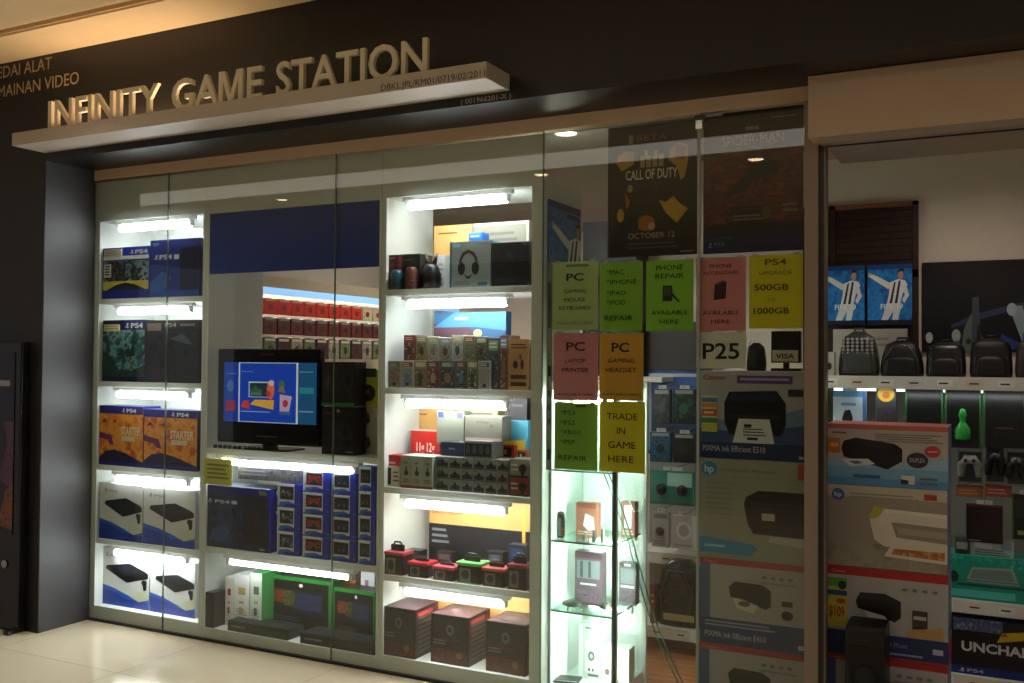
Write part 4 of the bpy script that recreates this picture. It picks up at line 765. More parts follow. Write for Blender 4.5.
def poster(name, label, pl, pr, ptl, pb, base, art, Y=.016):
    x0, x1 = at(pl, 180, Y).x, at(pr, 180, Y).x; z0, z1 = at((pl+pr)/2, pb, Y).z, ptl; w_, h_ = x1-x0, z1-z0
    b = MB(); b.box(-w_/2, 0, 0, w_/2, .002, h_, base)
    b.art(art, lambda u, v, o: (-w_/2+w_*u, -o, h_*v), (w_, h_))
    return tag(b.build(name, None, ((x0+x1)/2, Y, z0)), label, 'poster', None)
CR = M('dcd6c0', .5)
bp = M('0a090c', .45)
G1, G2 = M('c49a24', .5), M('a8641c', .5)
poster('game_poster', 'black game poster with amber soldiers and the words CALL OF DUTY', 608, 697.5, 2.597, 256, bp,
   [('r', .02, .02, .98, .98, ART('08080a', '0d0b10', '16120f', '09080a', scale=4, seed=120)), ('t', .5, .875, .05, 'BETA', M('8a5a34', .5), 'c', .34), ('r', .24, .865, .29, .93, M('8a7a60', .5)),
    ('p', [(.1, .72), (.12, .79), (.2, .81), (.3, .8), (.3, .71), (.2, .67), (.16, .66)], G1), ('p', [(.68, .72), (.7, .8), (.8, .84), (.9, .82), (.9, .7), (.86, .58), (.82, .56), (.78, .66)], G1), ('p', [(.74, .74), (.78, .83), (.88, .8), (.86, .7)], G2),
    ('t', .5, .68, .085, 'IIII', M('a89a6a', .5), 'c', .26, .05), ('r', .42, .745, .46, .80, M('d8c050', .5)), ('r', .53, .745, .57, .80, M('d8c050', .5)),
    ('e', .5, .52, .06, .05, M('8a5030', .5)), ('p', [(.3, .2), (.34, .36), (.42, .46), (.5, .48), (.6, .44), (.68, .34), (.7, .2)], M('14181e', .4)), ('p', [(.42, .44), (.44, .56), (.52, .58), (.56, .5), (.55, .44)], M('1c2422', .4)),
    ('e', .15, .32, .04, .05, G1), ('p', [(.58, .42), (.66, .32), (.78, .24), (.9, .34), (.82, .38), (.74, .44), (.66, .4)], G1), ('p', [(.2, .5), (.26, .42), (.22, .36)], G2), ('e', .26, .52, .03, .03, M('b0903c', .5)),
    ('e', .44, .25, .1, .06, G2), ('e', .5, .225, .04, .03, M('c8a080', .5)), ('p', [(.2, .14), (.3, .3), (.36, .28), (.34, .14)], M('16171c', .4)),
    ('t', .5, .585, .075, 'CALL OF DUTY', CR, 'c', .58, .02), ('t', .5, .135, .045, 'OCTOBER 12', M('b8b08c', .5), 'c', .52), ('l', .22, .05, .8, .11, 2, M('5a5648', .5)), ('r', .82, .02, .96, .03, M('7a7a78', .5))])
poster('game_poster', 'dark red game poster with a thin SPIDER-MAN title, right of the amber one', 703.5, 803.5, 2.609, 252, M('17090b', .4),
   [('r', .0, .2, 1, .72, ART('3c0e12', '641a1e', '260a0d', '7a2420', scale=4, seed=130, stretch=(1, 1, 2.5))), ('r', 0, .72, 1, 1, M('120a0e', .4)), ('r', 0, 0, 1, .15, M('14204a', .4)), ('p', [(0, .12), (0, .17), (1, .2), (1, .12)], M('141430', .4)),
    ('t', .5, .76, .07, 'SPIDER-MAN', M('b08a86', .5), 'c', .62), ('t', .5, .86, .03, 'MARVEL', M('c8b8b4', .5), 'c', .14), ('r', .68, .93, .95, .94, M('6a6064', .5)),
    ('p', [(.22, .42), (.45, .56), (.52, .62), (.72, .64), (.78, .56), (.6, .52), (.5, .46), (.34, .42)], M('141c22', .5)), ('p', [(.4, .36), (.5, .5), (.53, .5), (.45, .35)], M('6a2c28', .5)), ('p', [(.48, .36), (.58, .52), (.6, .5), (.52, .36)], M('5a2424', .5)),
    ('r', .28, .2, .68, .33, M('2c0f12', .5)), ('l', .3, .22, .6, .27, 2, M('7a6a5c', .5)), ('r', .3, .33, .66, .335, M('6a3a34', .5)), ('e', .64, .27, .04, .05, M('5a4a1c', .5)), ('r', .08, .24, .2, .26, M('5a2228', .5)), ('l', .8, .26, .95, .34, 2, M('6a6468', .5)), ('r', .1, .1, .3, .11, M('3a4a8a', .5))] + pslogo(.07, .04, .045, M('8a9ac0', .5), .8) + [('t', .12, .05, .028, 'PS4', M('7a8ab8', .5), 'l', .1)])

# ==================================================================== PRINTER BOX STACKS
def printer_pic(cu, cv, s_, dark, paper_m, asp=1.0, lid=None):
    P = lambda pts: [(cu+a*s_, cv+b_*s_*asp) for a, b_ in pts]
    return [('p', P([(-.5, .25), (-.42, .45), (.35, .48), (.5, .25), (.5, -.15), (.42, -.35), (-.42, -.35), (-.5, -.12)]), dark), ('p', P([(-.44, .28), (-.38, .43), (.32, .45), (.44, .28)]), lid or M('1d2030', .4)),
            ('r', cu-.42*s_, cv-.02*s_*asp, cu+.42*s_, cv+.02*s_*asp, M('2a2c34', .4)), ('p', P([(-.26, -.05), (-.36, -.5), (.32, -.5), (.24, -.05)]), paper_m)]
CREAM = M('a9a7a8', .45)
SX0, SX1, SY = -1.187, -.745, .05
h5 = [0.0, .028, .402, .765, 1.145, 1.517]
def canon_bottom(w, sd, tint):
    return [('r', 0, .93, 1, 1, M('a81e20', .45)), ('t', .04, .945, .035, 'Canon', M('d89a94', .5), 'l', .14), ('r', 0, 0, 1, .30, M('1e3468', .45)), ('r', 0, .30, .10, .93, M('4a5c8c', .45)),
        ('l', .05, .20, .72, .28, 2, M('98a4c0', .5)), ('t', .05, .08, .07, 'PIXMA Ink Efficient E410', M('c8ccd8', .5), 'l', .58), ('r', .93, .05, .98, .1, M('b8c0d0', .5)),
        ('p', [(.28, .68), (.34, .75), (.6, .74), (.68, .68), (.68, .5), (.63, .46), (.4, .56), (.3, .56)], M('121214', .35)), ('p', [(.31, .69), (.35, .74), (.6, .73), (.65, .67)], M('26262a', .35)), ('p', [(.32, .56), (.36, .44), (.52, .4), (.56, .5)], M('d4d4cc', .5)), ('e', .43, .5, .06, .03, M('5a5a5c', .5)),
        ('r', .78, .52, .88, .58, M('3a3432', .5)), ('e', .83, .42, .055, .055, M('1c1a1c', .5))] + [('e', .62+.08*q, .83, .025, .02, M('77766e', .5)) for q in range(4)] + [('l', .58, .74, .92, .79, 1, M('8a8880', .5))]
SIDEC = M('9a9ca4', .45)
def stackbox(lb, i, art, front=CREAM, side=SIDEC, parts=None, x0=SX0, x1=SX1, dx=0):
    return carton('printer_box', lb, 'printer box', x0+dx, x1+dx, h5[i]+.001, h5[i+1]-.001, SY, .30, front, side=side, art=art, group=None, parts=parts)

h5 = [0.0, .36, .722, 1.145, 1.517]
stackbox('white red topped printer box, lowest of the stack behind the glass', 0, canon_bottom(0, 0, 0))
stackbox('white printer box with navy foot, second from the floor behind the glass', 1, canon_bottom(0, 1, 0), dx=.002)
HPC = M('1f86b8', .45)
stackbox('grey green printer box with a round blue hp mark behind the glass', 2, [('e', .095, .895, .075, .075, HPC), ('t', .095, .86, .075, 'hp', M('d8e4ea', .5), 'c', .09, .02), ('t', .22, .875, .035, 'DeskJet Ink Advantage', M('6a6c66', .5), 'l', .52), ('r', .22, .82, 1, .826, M('8a8c84', .5)), ('r', .93, .83, 1, .98, M('b8562c', .5)),
     ('l', .06, .42, .34, .78, 7, M('8c8e84', .5)), ('p', [(.43, .56), (.45, .63), (.57, .70), (1, .70), (1, .26), (.52, .27), (.47, .36)], M('17181a', .35)), ('r', .6, .41, .72, .48, M('b4b6b4', .5)), ('l', .5, .5, .98, .6, 2, M('2a2b2e', .4)), ('p', [(.66, .2), (.68, .26), (1, .25), (1, .17)], M('b8b8ae', .5)),
     ('p', [(0, .05), (0, .21), (.52, .16), (.56, .12), (.5, .05)], HPC), ('l', 0.050, 0.096, 0.250, 0.150, 1, M('9accea', .5)), ('r', 0, 0, 1, .03, M('96968a', .5))], front=M('989a8c', .45), dx=-.001)
stackbox('white and blue printer box with colour chart, topmost behind the glass', 3, [('r', 0, 0, 1, .22, M('1c2c58', .45)), ('p', [(0, .2), (0, .5), (.3, .42), (.6, .46), (1, .6), (1, .2)], M('6a86ac', .45)), ('p', [(0, .18), (0, .34), (.4, .3), (1, .4), (1, .18)], M('34507e', .45)),
     ('t', .03, .9, .06, 'Canon', M('a4502c', .5), 'l', .22, .02), ('r', .36, .86, .88, .95, M('54407c', .45)), ('l', .39, .88, .85, .94, 1, M('a898c8', .5)), ('r', .84, .72, .98, .8, M('26282c', .5)), ('t', .03, .08, .07, 'PIXMA Ink Efficient E510', M('c4c8d4', .5), 'l', .6), ('r', .94, .03, .98, .06, M('b8bcc8', .5))] + printer_pic(.53, .49, .58, M('101014', .35), M('d4d8da', .5), 1.05, M('1c2244', .35)) +
     [('r', .43, .36, .5, .4, M('26262a', .5)), ('l', .42, .26, .64, .36, 3, M('5a5c60', .5)), ('r', .46, .22, .56, .25, M('17181a', .4))],
     parts=[('colour_sticker', [('r', .02, .30, .17, .72, M('d0c8b0', .5)), ('r', .02, .64, .17, .69, M('3a7ab0', .5)), ('r', .02, .58, .17, .63, M('d08a30', .5)), ('r', .02, .48, .17, .56, M('c85a28', .5)), ('r', .02, .40, .17, .46, M('3a8a3c', .5)), ('r', .02, .31, .17, .39, M('c8c040', .5)), ('l', .04, .49, .14, .55, 1, M('e8d0a0', .5))], 'striped colour sticker')])
# card terminal / sign reading VISA on top of the stack
tx0, tx1 = at(770.5, 345, .09).x, at(800, 345, .09).x
t = thing('card_sign', 'small black stand with a VISA plate on top of the printer stack', 'sign', ((tx0+tx1)/2, .10, 1.5175)); hw = (tx1-tx0)/2
b = MB(); b.box(-hw, 0, .035, hw, .03, at(785, 331, .1).z-1.5175, M('181214', .35), bev=.004); b.box(-hw, -.01, 0, hw, .05, .012, M('121012', .35), bev=.003); b.box(-.012, .008, .01, .012, .022, .04, M('121012', .35)); b.build('stand', t)
b = MB(); hz = .038; b.box(-hw*.9, -.004, hz, hw*.85, .0, hz+.05, M('c4c0b4', .5), bev=.001); b.art([('t', .5, .3, .42, 'VISA', M('2a2c3c', .5), 'c', .74, .03), ('r', 0, 0, 1, .12, M('b08a4c', .5))], lambda u, v, o: (-hw*.9+hw*1.75*u, -.0042-o, hz+.05*v), (hw*1.75, .05)); b.build('plate', t)
p = at(756, 358, .12); b = MB(); b.rbox(.08, .06, .12, M('1a201e', .2)); b.tube([(-.03, -.01, .11), (-.02, -.02, .13), (-.045, -.03, .06), (-.04, -.03, .01)], .002, M('a8aaa6', .3), 6); tag(b.build('dark_pouch', None, (p.x, .13, 1.5175)), 'shiny dark pouch beside the VISA plate on the printer stack', 'pouch')

RX0, RX1, RY = -.700, -.224, .22
r5 = [0.0, .342, .708, 1.046, 1.30]
def rbox_(lb, i, art, front=CREAM, top=None, parts=None, sart=(), dx=0):
    return carton('printer_box', lb, 'printer box', RX0+dx, RX1+dx, r5[i]+.001, r5[i+1]-.001, RY, .24, front, side=M('7c88b4', .45), top=top, art=art, sart=sart, parts=parts)
ca = [a for a in canon_bottom(0, 0, 0)]
sideart = [('r', 0, .0, 1, .25, M('a03038', .45)), ('r', 0, .3, 1, .4, M('24366c', .45)), ('e', .5, .3, .2, .03, M('d0d4dc', .5)), ('l', .2, .6, .8, .9, 5, M('c8ccd8', .5))]
rbox_('white red topped printer box, lowest of the doorway stack', 0, ca, sart=sideart)
rbox_('white printer box with a navy foot and price strip, second lowest in the doorway', 1, [('r', 0, .9, 1, 1, M('a81e20', .45)), ('t', .06, .925, .035, 'Canon', M('d89a94', .5), 'l', .12), ('r', 0, 0, 1, .27, M('1c2c60', .45)), ('r', .26, .0, 1, .03, M('a81e20', .45)),
      ('p', [(.26, .62), (.3, .72), (.5, .73), (.63, .66), (.63, .48), (.58, .42), (.4, .5), (.28, .54)], M('121214', .35)), ('p', [(.29, .64), (.32, .71), (.5, .715), (.6, .65)], M('242428', .35)), ('p', [(.34, .52), (.36, .44), (.52, .44), (.5, .48)], M('c8c8c0', .5)),
      ('r', .72, .3, .84, .58, M('3c3634', .5)), ('e', .78, .36, .05, .05, M('191819', .5)), ('r', .73, .48, .83, .52, M('b8b4a8', .5)), ('p', [(.68, .28), (.68, .36), (.96, .42), (.96, .28)], M('b8925c', .5)), ('t', .52, .15, .05, 'Ink Efficient', M('8a96b4', .5), 'l', .16), ('r', .88, .12, .96, .18, M('a8b0c8', .5)), ('l', .52, .05, .8, .1, 1, M('8a96b4', .5))] + [('e', .66+.08*q, .8, .022, .018, M('77766e', .5)) for q in range(4)],
      parts=[('price_strip', [('r', .02, .30, .19, .86, M('c0b838', .5)), ('r', .02, .76, .19, .86, M('5a9a34', .5)), ('e', .15, .78, .035, .05, M('1a1c1c', .5)), ('r', .02, .66, .19, .72, M('2c4a7a', .5)), ('e', .14, .6, .04, .03, M('b04a24', .5)), ('t', .04, .42, .12, '$109', M('a8202a', .5), 'l', .13, .02)], 'yellow and green price strip')], sart=sideart, dx=.002)
rbox_('beige printer box showing a white printer, third up in the doorway', 2, [('r', 0, .86, 1, 1, M('b8b0a0', .45)), ('e', .12, .88, .055, .075, M('3a5c98', .45)), ('t', .12, .855, .06, 'hp', M('c0ccd8', .5), 'c', .06, .02), ('l', .22, .84, .78, .92, 2, M('8a8478', .5)), ('r', .82, .87, .92, .94, M('a03430', .5)),
      ('r', 0, 0, 1, .3, ART('8c8478', '9c9486', '7c766a', scale=3, seed=140)), ('p', [(.38, .62), (.4, .7), (1, .66), (1, .3), (.5, .28), (.42, .36)], M('cfc8ba', .45)), ('p', [(.4, .7), (.44, .74), (1, .71), (1, .66)], M('d8d2c4', .45)), ('p', [(.56, .58), (1, .55), (1, .36), (.6, .4)], M('8c8272', .45)), ('p', [(.6, .52), (1, .5), (1, .42), (.62, .44)], M('a29884', .45)), ('p', [(.56, .30), (.5, .16), (1, .12), (1, .30)], M('d0c8b4', .5)), ('p', [(.58, .26), (.56, .19), (.98, .16), (.98, .26)], ART('9a5a34', 'b4703c', 'b8a078', scale=20, seed=141)), ('p', [(.38, .6), (.42, .78), (.5, .72), (.45, .62)], M('b0a838', .5))], front=M('948a7e', .45), dx=-.001)
rbox_('white and sky blue printer box with a pink top, topmost in the doorway', 3, [('r', 0, 0, 1, .36, M('6ea0c4', .45)), ('p', [(0, .3), (0, .45), (.3, .38), (.7, .4), (1, .5), (1, .3)], M('90b0c8', .45)), ('r', 0, 0, 1, .12, M('5288b8', .45)), ('r', 0, .92, 1, 1, M('b8635c', .45)),
      ('r', .06, .84, .18, .87, M('9a4a44', .5)), ('l', .42, .72, .96, .87, 4, M('7c766e', .5)), ('p', [(.14, .6), (.16, .72), (.26, .78), (.58, .7), (.64, .62), (.64, .42), (.52, .28), (.4, .34), (.16, .46)], M('141215', .35)), ('p', [(.17, .7), (.26, .77), (.57, .69), (.5, .62)], M('242024', .35)), ('p', [(.14, .42), (.22, .3), (.42, .36), (.36, .44)], M('c8d0d4', .5)), ('p', [(.2, .39), (.26, .34), (.32, .37), (.28, .4)], M('5a6066', .5)),
      ('e', .76, .45, .085, .125, M('2a282c', .5)), ('t', .76, .42, .07, 'DUPLEX', M('b8b8b8', .5), 'c', .12), ('e', .88, .6, .06, .09, M('b4343c', .5)), ('r', .84, .59, .92, .61, M('e0a8a8', .5)), ('l', 0.240, 0.090, 0.460, 0.210, 1, M('2a5c94', .5)), ('r', .63, .06, .74, .2, M('c8c8c4', .5)), ('p', [(.63, .06), (.63, .14), (.69, .12), (.69, .06)], M('26243a', .5)), ('r', .78, .14, .92, .17, M('5a5a60', .5)), ('r', .78, .06, .92, .09, M('5a6a80', .5))],
      front=M('b0a8a2', .45), top=M('bc6a66', .45), parts=[('price_sticker', [('r', .03, .52, .13, .76, M('b86a24', .5)), ('r', .045, .62, .115, .68, M('d8a050', .5))], 'orange price sticker')], dx=.003)
# black upright case standing in front of the doorway stack
p0, p1 = at(845.5, 640, .03).x, at(885.5, 640, .03).x
t = thing('black_speaker', 'tall black upright speaker standing in front of the doorway printer boxes', 'speaker', ((p0+p1)/2, .10, 0)); w_ = p1-p0
b = MB(); b.box(-w_/2, -.09, .01, w_/2, .09, .515, M('050506', .4), bev=.012); b.build('body', t)
b = MB(); b.box(-w_/2+.012, -.094, .03, w_/2-.012, -.088, .44, M('070708', .7), bev=.003); b.lathe([(.045, 0), (.05, .004), (.03, .006)], M('0a0a0b', .6), (0, -.092, .16), 20, 'y'); b.lathe([(.045, 0), (.05, .004), (.03, .006)], M('0a0a0b', .6), (0, -.092, .32), 20, 'y'); b.build('grille', t)
b = MB(); b.box(-.02, -.093, .462, .02, -.089, .470, M('3a3a3c', .3, .6), bev=.001); b.build('badge', t)

# ==================================================================== SHOP INTERIOR, RIGHT
GW = M('c8c6be', .5)
gon = thing('wall_shelving', 'white wall shelving across the back of the shop with pegs and shelves', 'shelving', (-.8, 1.0, 0))
BX0, BX1 = -1.88, 1.4
b = MB(); b.box(BX0, 1.41, .0, BX1, 1.449, 1.46, M('8c8a82', .6)); rel(b.build('peg_board'), gon)
def sh(x0, x1, y0, z_, th=.03, nm='shelf'):
    b = MB(); b.box(x0, y0, z_-th, x1, 1.41, z_, GW, bev=.002); b.box(x0, y0-.012, z_-th-.03, x1, y0-.001, z_+.002, M('d4d2ca', .35), bev=.001)
    for k in range(int((x1-x0)/.13)):
        xx = x0+.03+k*.13; c = ['e6e4da', 'd8c8b0', 'e0e0e0', 'c8ccd0'][k % 4]
        b.faces([(xx, y0-.0125, z_-.045), (xx+.07, y0-.0125, z_-.045), (xx+.07, y0-.0125, z_-.012), (xx, y0-.0125, z_-.012)], [(0, 1, 2, 3)], M(c, .4)); b.faces([(xx+.01, y0-.0128, z_-.033), (xx+.05, y0-.0128, z_-.033), (xx+.05, y0-.0128, z_-.026), (xx+.01, y0-.0128, z_-.026)], [(0, 1, 2, 3)], INK)
    rel(b.build(nm), gon)
sh(-.86, BX1, 1.0, 1.49); sh(-.86, BX1, 1.0, .45); sh(BX0, -.87, 1.0, .135); sh(BX0, -.87, 1.15, .50)
sh(-.86, BX1, 1.0, .10)
b = MB(); b.box(-.868, 1.0, 0, -.862, 1.41, 1.49, GW); rel(b.build('upright'), gon)
lamp('shelf_strip_glow', 'AREA', (-.2, .98, 1.40), .35, (.95, 1, 1), .9, .03, aim=(-.2, 1.4, .9))
tube_light(-.8, -.25, 1.06, 1.425, 'left strip light under the bag shelf at the back of the shop', 'strip lights under the bag shelf', .5, 'f4f8ff', .008)
tube_light(-.15, .4, 1.06, 1.425, 'right strip light under the bag shelf at the back of the shop', 'strip lights under the bag shelf', .5, 'f4f8ff', .008)
# brown framed panel on the wall
fx0, fx1 = at(826, 250, 1.42).x-.12, at(918.5, 250, 1.42).x; fz1 = at(880, 203, 1.42).z
t = thing('framed_panel', 'dark brown framed slatted panel high on the back wall', 'panel', ((fx0+fx1)/2, 1.44, 1.50)); hw = (fx1-fx0)/2; H = fz1-1.50
WD = wood_material('22130e', '2e1a13')
b = MB()
for sx in (-1, 1): b.box(sx*hw-(.03 if sx > 0 else 0), -.03, 0, sx*hw+(.03 if sx < 0 else 0), 0, H, M('2a1812', .4), bev=.002)
b.box(-hw, -.03, H-.025, hw, 0, H, M('7a4c3a', .4), bev=.002); b.box(-hw, -.03, H*.56, hw, 0, H*.60, M('2a1812', .4)); b.box(-hw+.14, -.03, H*.56, hw-.45 if hw > .5 else -hw+.17, 0, H, M('2a1812', .4)); b.build('frame', t)
b = MB(); b.box(-hw+.03, -.012, 0, hw-.03, -.002, H-.02, WD)
for k in range(9): b.box(-hw+.03, -.018, H*.62+k*.038, hw-.03, -.010, H*.62+k*.038+.030, WD, bev=.002)
b.build('slats', t)
for k, (pl, pr) in enumerate(((825, 864.5), (867.5, 912))):
    x0, x1 = at(pl, 295, 1.38).x, at(pr, 295, 1.38).x; z1, z0 = at(870, 265, 1.38).z, at(870, 325, 1.38).z
    if k == 0: x0 = x1-.215
    b = MB(); w_, h_ = x1-x0, z1-z0; b.box(-w_/2, 0, 0, w_/2, .012, h_, M('1a6cc0', .35), bev=.002)
    b.art([('r', 0, 0, 1, 1, ART('1462b4', '2a86d0', '1a56a4', scale=6, seed=150+k)), ('r', 0, .92, 1, 1, M('16407c', .4))] + footballer(.45, .03, .85, .9, 'e0e2e6') + [('t', .3, .26, .09, 'FIFA 19', WHT, 'l', .5, .02), ('r', 0, 0, 1, .08, M('0e1c34', .4))], lambda u, v, o: (-w_/2+w_*u, -o, h_*v), (w_, h_))
    tag(b.build('football_poster', None, ((x0+x1)/2, 1.38, z0)), ['blue football poster on the back wall, left of the pair', 'blue football poster on the back wall, right of the pair'][k], 'poster')
x0, x1 = at(833, 340, 1.33).x, at(907, 340, 1.33).x
carton('carton', 'long white carton on the bag shelf below the football posters', 'carton', x0, x1, 1.4905, at(870, 329, 1.33).z, 1.33, .06, M('a8a69a', .5), art=[('l', .3, .6, .8, .85, 2, M('8a887c', .5))])
x0, x1 = at(922, 300, 1.43).x, .75; z0, z1 = at(970, 352, 1.43).z, at(970, 261, 1.43).z; w_, h_ = x1-x0, z1-z0
b = MB(); b.box(-w_/2, 0, 0, w_/2, .012, h_, M('0c0e14', .35), bev=.001)
b.art([('r', 0, 0, 1, 1, ART('0a0c12', '11131c', '0d1018', scale=4, seed=160)), ('p', [(.12, .3), (.22, .42), (.5, .6), (.52, .57), (.24, .36), (.12, .26)], M('2a3458', .5)), ('p', [(.16, .0), (.17, .25), (.2, .42), (.22, .42), (.24, .2), (.26, 0)], M('5a6a62', .5)), ('p', [(.20, .0), (.205, .6), (.23, .6), (.24, 0)], M('3a4450', .5)), ('p', [(.30, .0), (.32, .2), (.42, .05)], M('1e3a8a', .5)), ('p', [(.37, .5), (.36, .4), (.40, .1), (.46, .02), (.42, .3), (.40, .5)], M('8a98a4', .5)), ('e', .36, .46, .02, .07, M('a4aeb8', .5)),
       ('e', .03, .16, .015, .06, M('b8bcc0', .5)), ('e', .14, .18, .018, .07, M('9aa6ac', .5)), ('p', [(.13, .12), (.15, .12), (.18, 0), (.1, 0)], M('4a5658', .5)), ('e', .19, .12, .01, .03, M('2a2018', .5)), ('p', [(.22, .08), (.24, .08), (.24, .3), (.225, .3)], M('14161a', .5)), ('p', [(.4, .2), (.44, .3), (.5, .0), (.4, 0)], M('3c5c9a', .5)), ('e', .6, .4, .03, .1, M('6a86b0', .5)), ('p', [(.55, 0), (.6, .35), (.66, 0)], M('2c4878', .5))], lambda u, v, o: (-w_/2+w_*u, -o, h_*v), (w_, h_))
tag(b.build('stage_poster', None, ((x0+x1)/2, 1.43, z0)), 'wide black poster of blue stage lights behind the bags', 'poster')
# bags
def bag(lb, pl, pr, pt, Y, m, kind, col2='0c0c0e'):
    x0, x1 = at(pl, 365, Y).x, at(pr, 365, Y).x; h = at((pl+pr)/2, pt, Y).z - 1.4905; w_ = x1-x0; d = .14
    t = thing('bag', lb, 'bag', ((x0+x1)/2, Y+d/2, 1.4905))
    b = MB(); b.rbox(w_, d, h, m, top=.62 if kind != 'box' else .85, seg=24, levels=8); b.build('body', t)
    b = MB(); b.rbox(w_*.72, .03, h*.5, M(col2, .5), (0, -d/2+.002, h*.05), top=.85, levels=6); fp = b.build('front_pocket', t)
    b = MB(); b.tube([(-w_*.14, 0, h*.95), (-w_*.1, 0, h*1.06), (w_*.1, 0, h*1.06), (w_*.14, 0, h*.95)], .006, M(col2, .5), 8); b.build('handle', t)
    b = MB(); b.tube([(-w_*.38, -d*.36, h*.12), (-w_*.36, -d*.44, h*.5), (-w_*.2, -d*.38, h*.82), (0, -d*.34, h*.88), (w_*.2, -d*.38, h*.82), (w_*.36, -d*.44, h*.5), (w_*.38, -d*.36, h*.12)], .0025, CHROME, 6); b.build('zip', t)
    if kind == 'net':
        b = MB()
        for k in range(7):
            for q in range(5):
                a = (k-3)/3.6; b.lathe([(.007, 0), (.008, .003), (.003, .006)], M('9a9c98', .3), (a*w_*.42, -d/2-.002+abs(a)*.02, h*(.5+q*.08)), 8, 'y')
        b.build('studs', t)
bag('grey spotted backpack, leftmost on the bag shelf', 837, 878, 331, 1.04, ART('262826', '3e403e', '181a1a', '5a5c58', scale=40, seed=170, rough=.4), 'net', '3a3c3c')
bag('plain black shoulder bag, second on the bag shelf', 879, 923, 340, 1.04, M('08080a', .5), 'bag')
bag('black bag with small pale dots in front of the stage poster', 925, 966, 342, 1.04, ART('0b0c0e', '101113', '0d0e0f', '3c3e42', scale=40, seed=171), 'box')
bag('dark grey boxy bag right of the dotted bag', 969, 1013, 338, 1.04, M('0f1011', .55), 'box')
bag('brown grey bag at the right edge of the bag shelf', 1015, 1058, 338, 1.04, M('3a3230', .55), 'box', '2a2422')
pc('accessory_box', 'small white box with a dark dot left of the grey spotted backpack', 'accessory box', 825, 834, 352, 1.02, 1.4905, .06, M('b4b2aa', .5), art=[('e', .5, .4, .25, .16, M('26262a', .5))])
# packs hanging under the bag shelf
def hang(name, label, cat, pl, pr, pt, pb, Y, card, art, d=.03, group=None, hook=True, extra=None, tab=None):
    x0, x1 = at(pl, pt, Y).x, at(pr, pt, Y).x; z1, z0 = at((pl+pr)/2, pt, Y).z, at((pl+pr)/2, pb, Y).z; w_, h_ = x1-x0, z1-z0
    t = thing(name, label, cat, ((x0+x1)/2, Y, z0), 0, group)
    b = MB(); b.box(-w_/2, 0, 0, w_/2, d, h_, card, bev=.002); b.art(art, lambda u, v, o: (-w_/2+w_*u, -o, h_*v), (w_, h_)); pk = b.build('pack', t)
    b = MB(); b.box(-w_*.22, d*.4, h_, w_*.22, d*.6, h_+.02, tab or M('b8bab6', .4), bev=.001); b.build('hang_tab', pk)
    b = MB(); b.tube([(0, -.02, h_+.018), (0, -.012, h_+.010), (0, 1.41-Y, h_+.012)], .0025, CHROME, 6); b.build('peg_hook', t)
    if extra: extra(t, w_, h_)
    return t
hang('microphone_box', 'white and blue hanging box with a black microphone picture', 'accessory box', 833, 866, 391, 440, 1.03, M('b4c4d4', .45), [('r', .0, .88, 1, 1, M('5a8ab8', .5)), ('r', .9, 0, 1, 1, M('3a6cac', .5)), ('p', [(.3, .15), (.28, .45), (.36, .6), (.52, .62), (.6, .48), (.58, .15)], M('141517', .4)), ('r', .25, .7, .7, .76, M('6a90b4', .5))])
hang('accessory_pack', 'hanging pack with a round yellow picture', 'accessory pack', 876, 896, 384, 440, 1.03, M('3a3a3e', .45), [('e', .5, .82, .42, .14, M('d0a820', .45)), ('e', .5, .80, .2, .06, M('b8601c', .5)), ('r', .05, .0, .95, .2, M('4a2226', .5)), ('r', .1, .25, .9, .55, ART('1e1e22', '4a4a4e', '2a2022', scale=30, seed=175)), ('r', .05, .93, .95, 1, M('26305a', .5))])
def gpack(lb, pl, pr, y1=448, fig=False):
    g = M('1a5a22', .45)
    art = [('r', 0, 0, .05, 1, g), ('r', .95, 0, 1, 1, g), ('r', .05, .97, .95, 1, M('1c5a26', .5)), ('r', .12, .08, .9, .9, ART('0c0e0d', '151a17', '101211', scale=9, seed=int(pl))), ('l', .3, .3, .7, .36, 1, M('5a2a30', .5))]
    def bottle(t, w_, h_):
        b = MB(); b.lathe([(.03, 0), (.034, .01), (.033, .05), (.02, .07), (.012, .085), (.014, .10), (.018, .115), (.012, .14), (.004, .145)], M('1f9a34', .3), (0, -.037, h_*.15), 16); b.build('green_bottle', t)
    hang('cable_pack', lb, 'accessory pack', pl, pr, 388, y1, 1.03, M('0e100f', .4), art, group=None, extra=bottle if fig else None)
gpack('black hanging pack with green edges, first of three beside the microphone box', 905, 943)
gpack('black hanging pack with green edges and a green bottle shape', 945, 981, 448, True)
gpack('black hanging pack with green edges at the right edge', 983, 1026, 448)
gpack('black hanging pack with a thin green edge, partly behind the door post', 812, 830)
# second row: controllers
def ctrl(lb, pl, pr, pt, pb, m, m2):
    def pad(t, w_, h_):
        b = MB(); b.tube([(-w_*.34, -.02, h_*.2), (-w_*.3, -.03, h_*.5), (-w_*.15, -.035, h_*.62), (w_*.15, -.035, h_*.62), (w_*.3, -.03, h_*.5), (w_*.34, -.02, h_*.2)], [.014, .02, .022, .022, .02, .014], m, 10)
        for sx in (-1, 1): b.lathe([(.008, 0), (.009, .01), (.005, .013)], m2, (sx*w_*.16, -.05, h_*.6), 12, 'y')
        b.build('controller', t)
    hang('controller_pack', lb, 'controller', pl, pr, pt, pb, 1.05, M('6e706c', .35), [('r', .05, .8, .95, 1, M('8a8c88', .4)), ('r', .08, .05, .92, .78, M('2c2e30', .4))], d=.02, extra=pad, group=None)
ctrl('silver grey game controller in a hanging pack left of the black one', 957, 983, 443, 484, M('8c8e88', .3), M('2a2a2c', .4))
ctrl('black blue game controller in a hanging pack', 985, 1005, 437, 484, M('10131c', .3), M('3a3c40', .4))
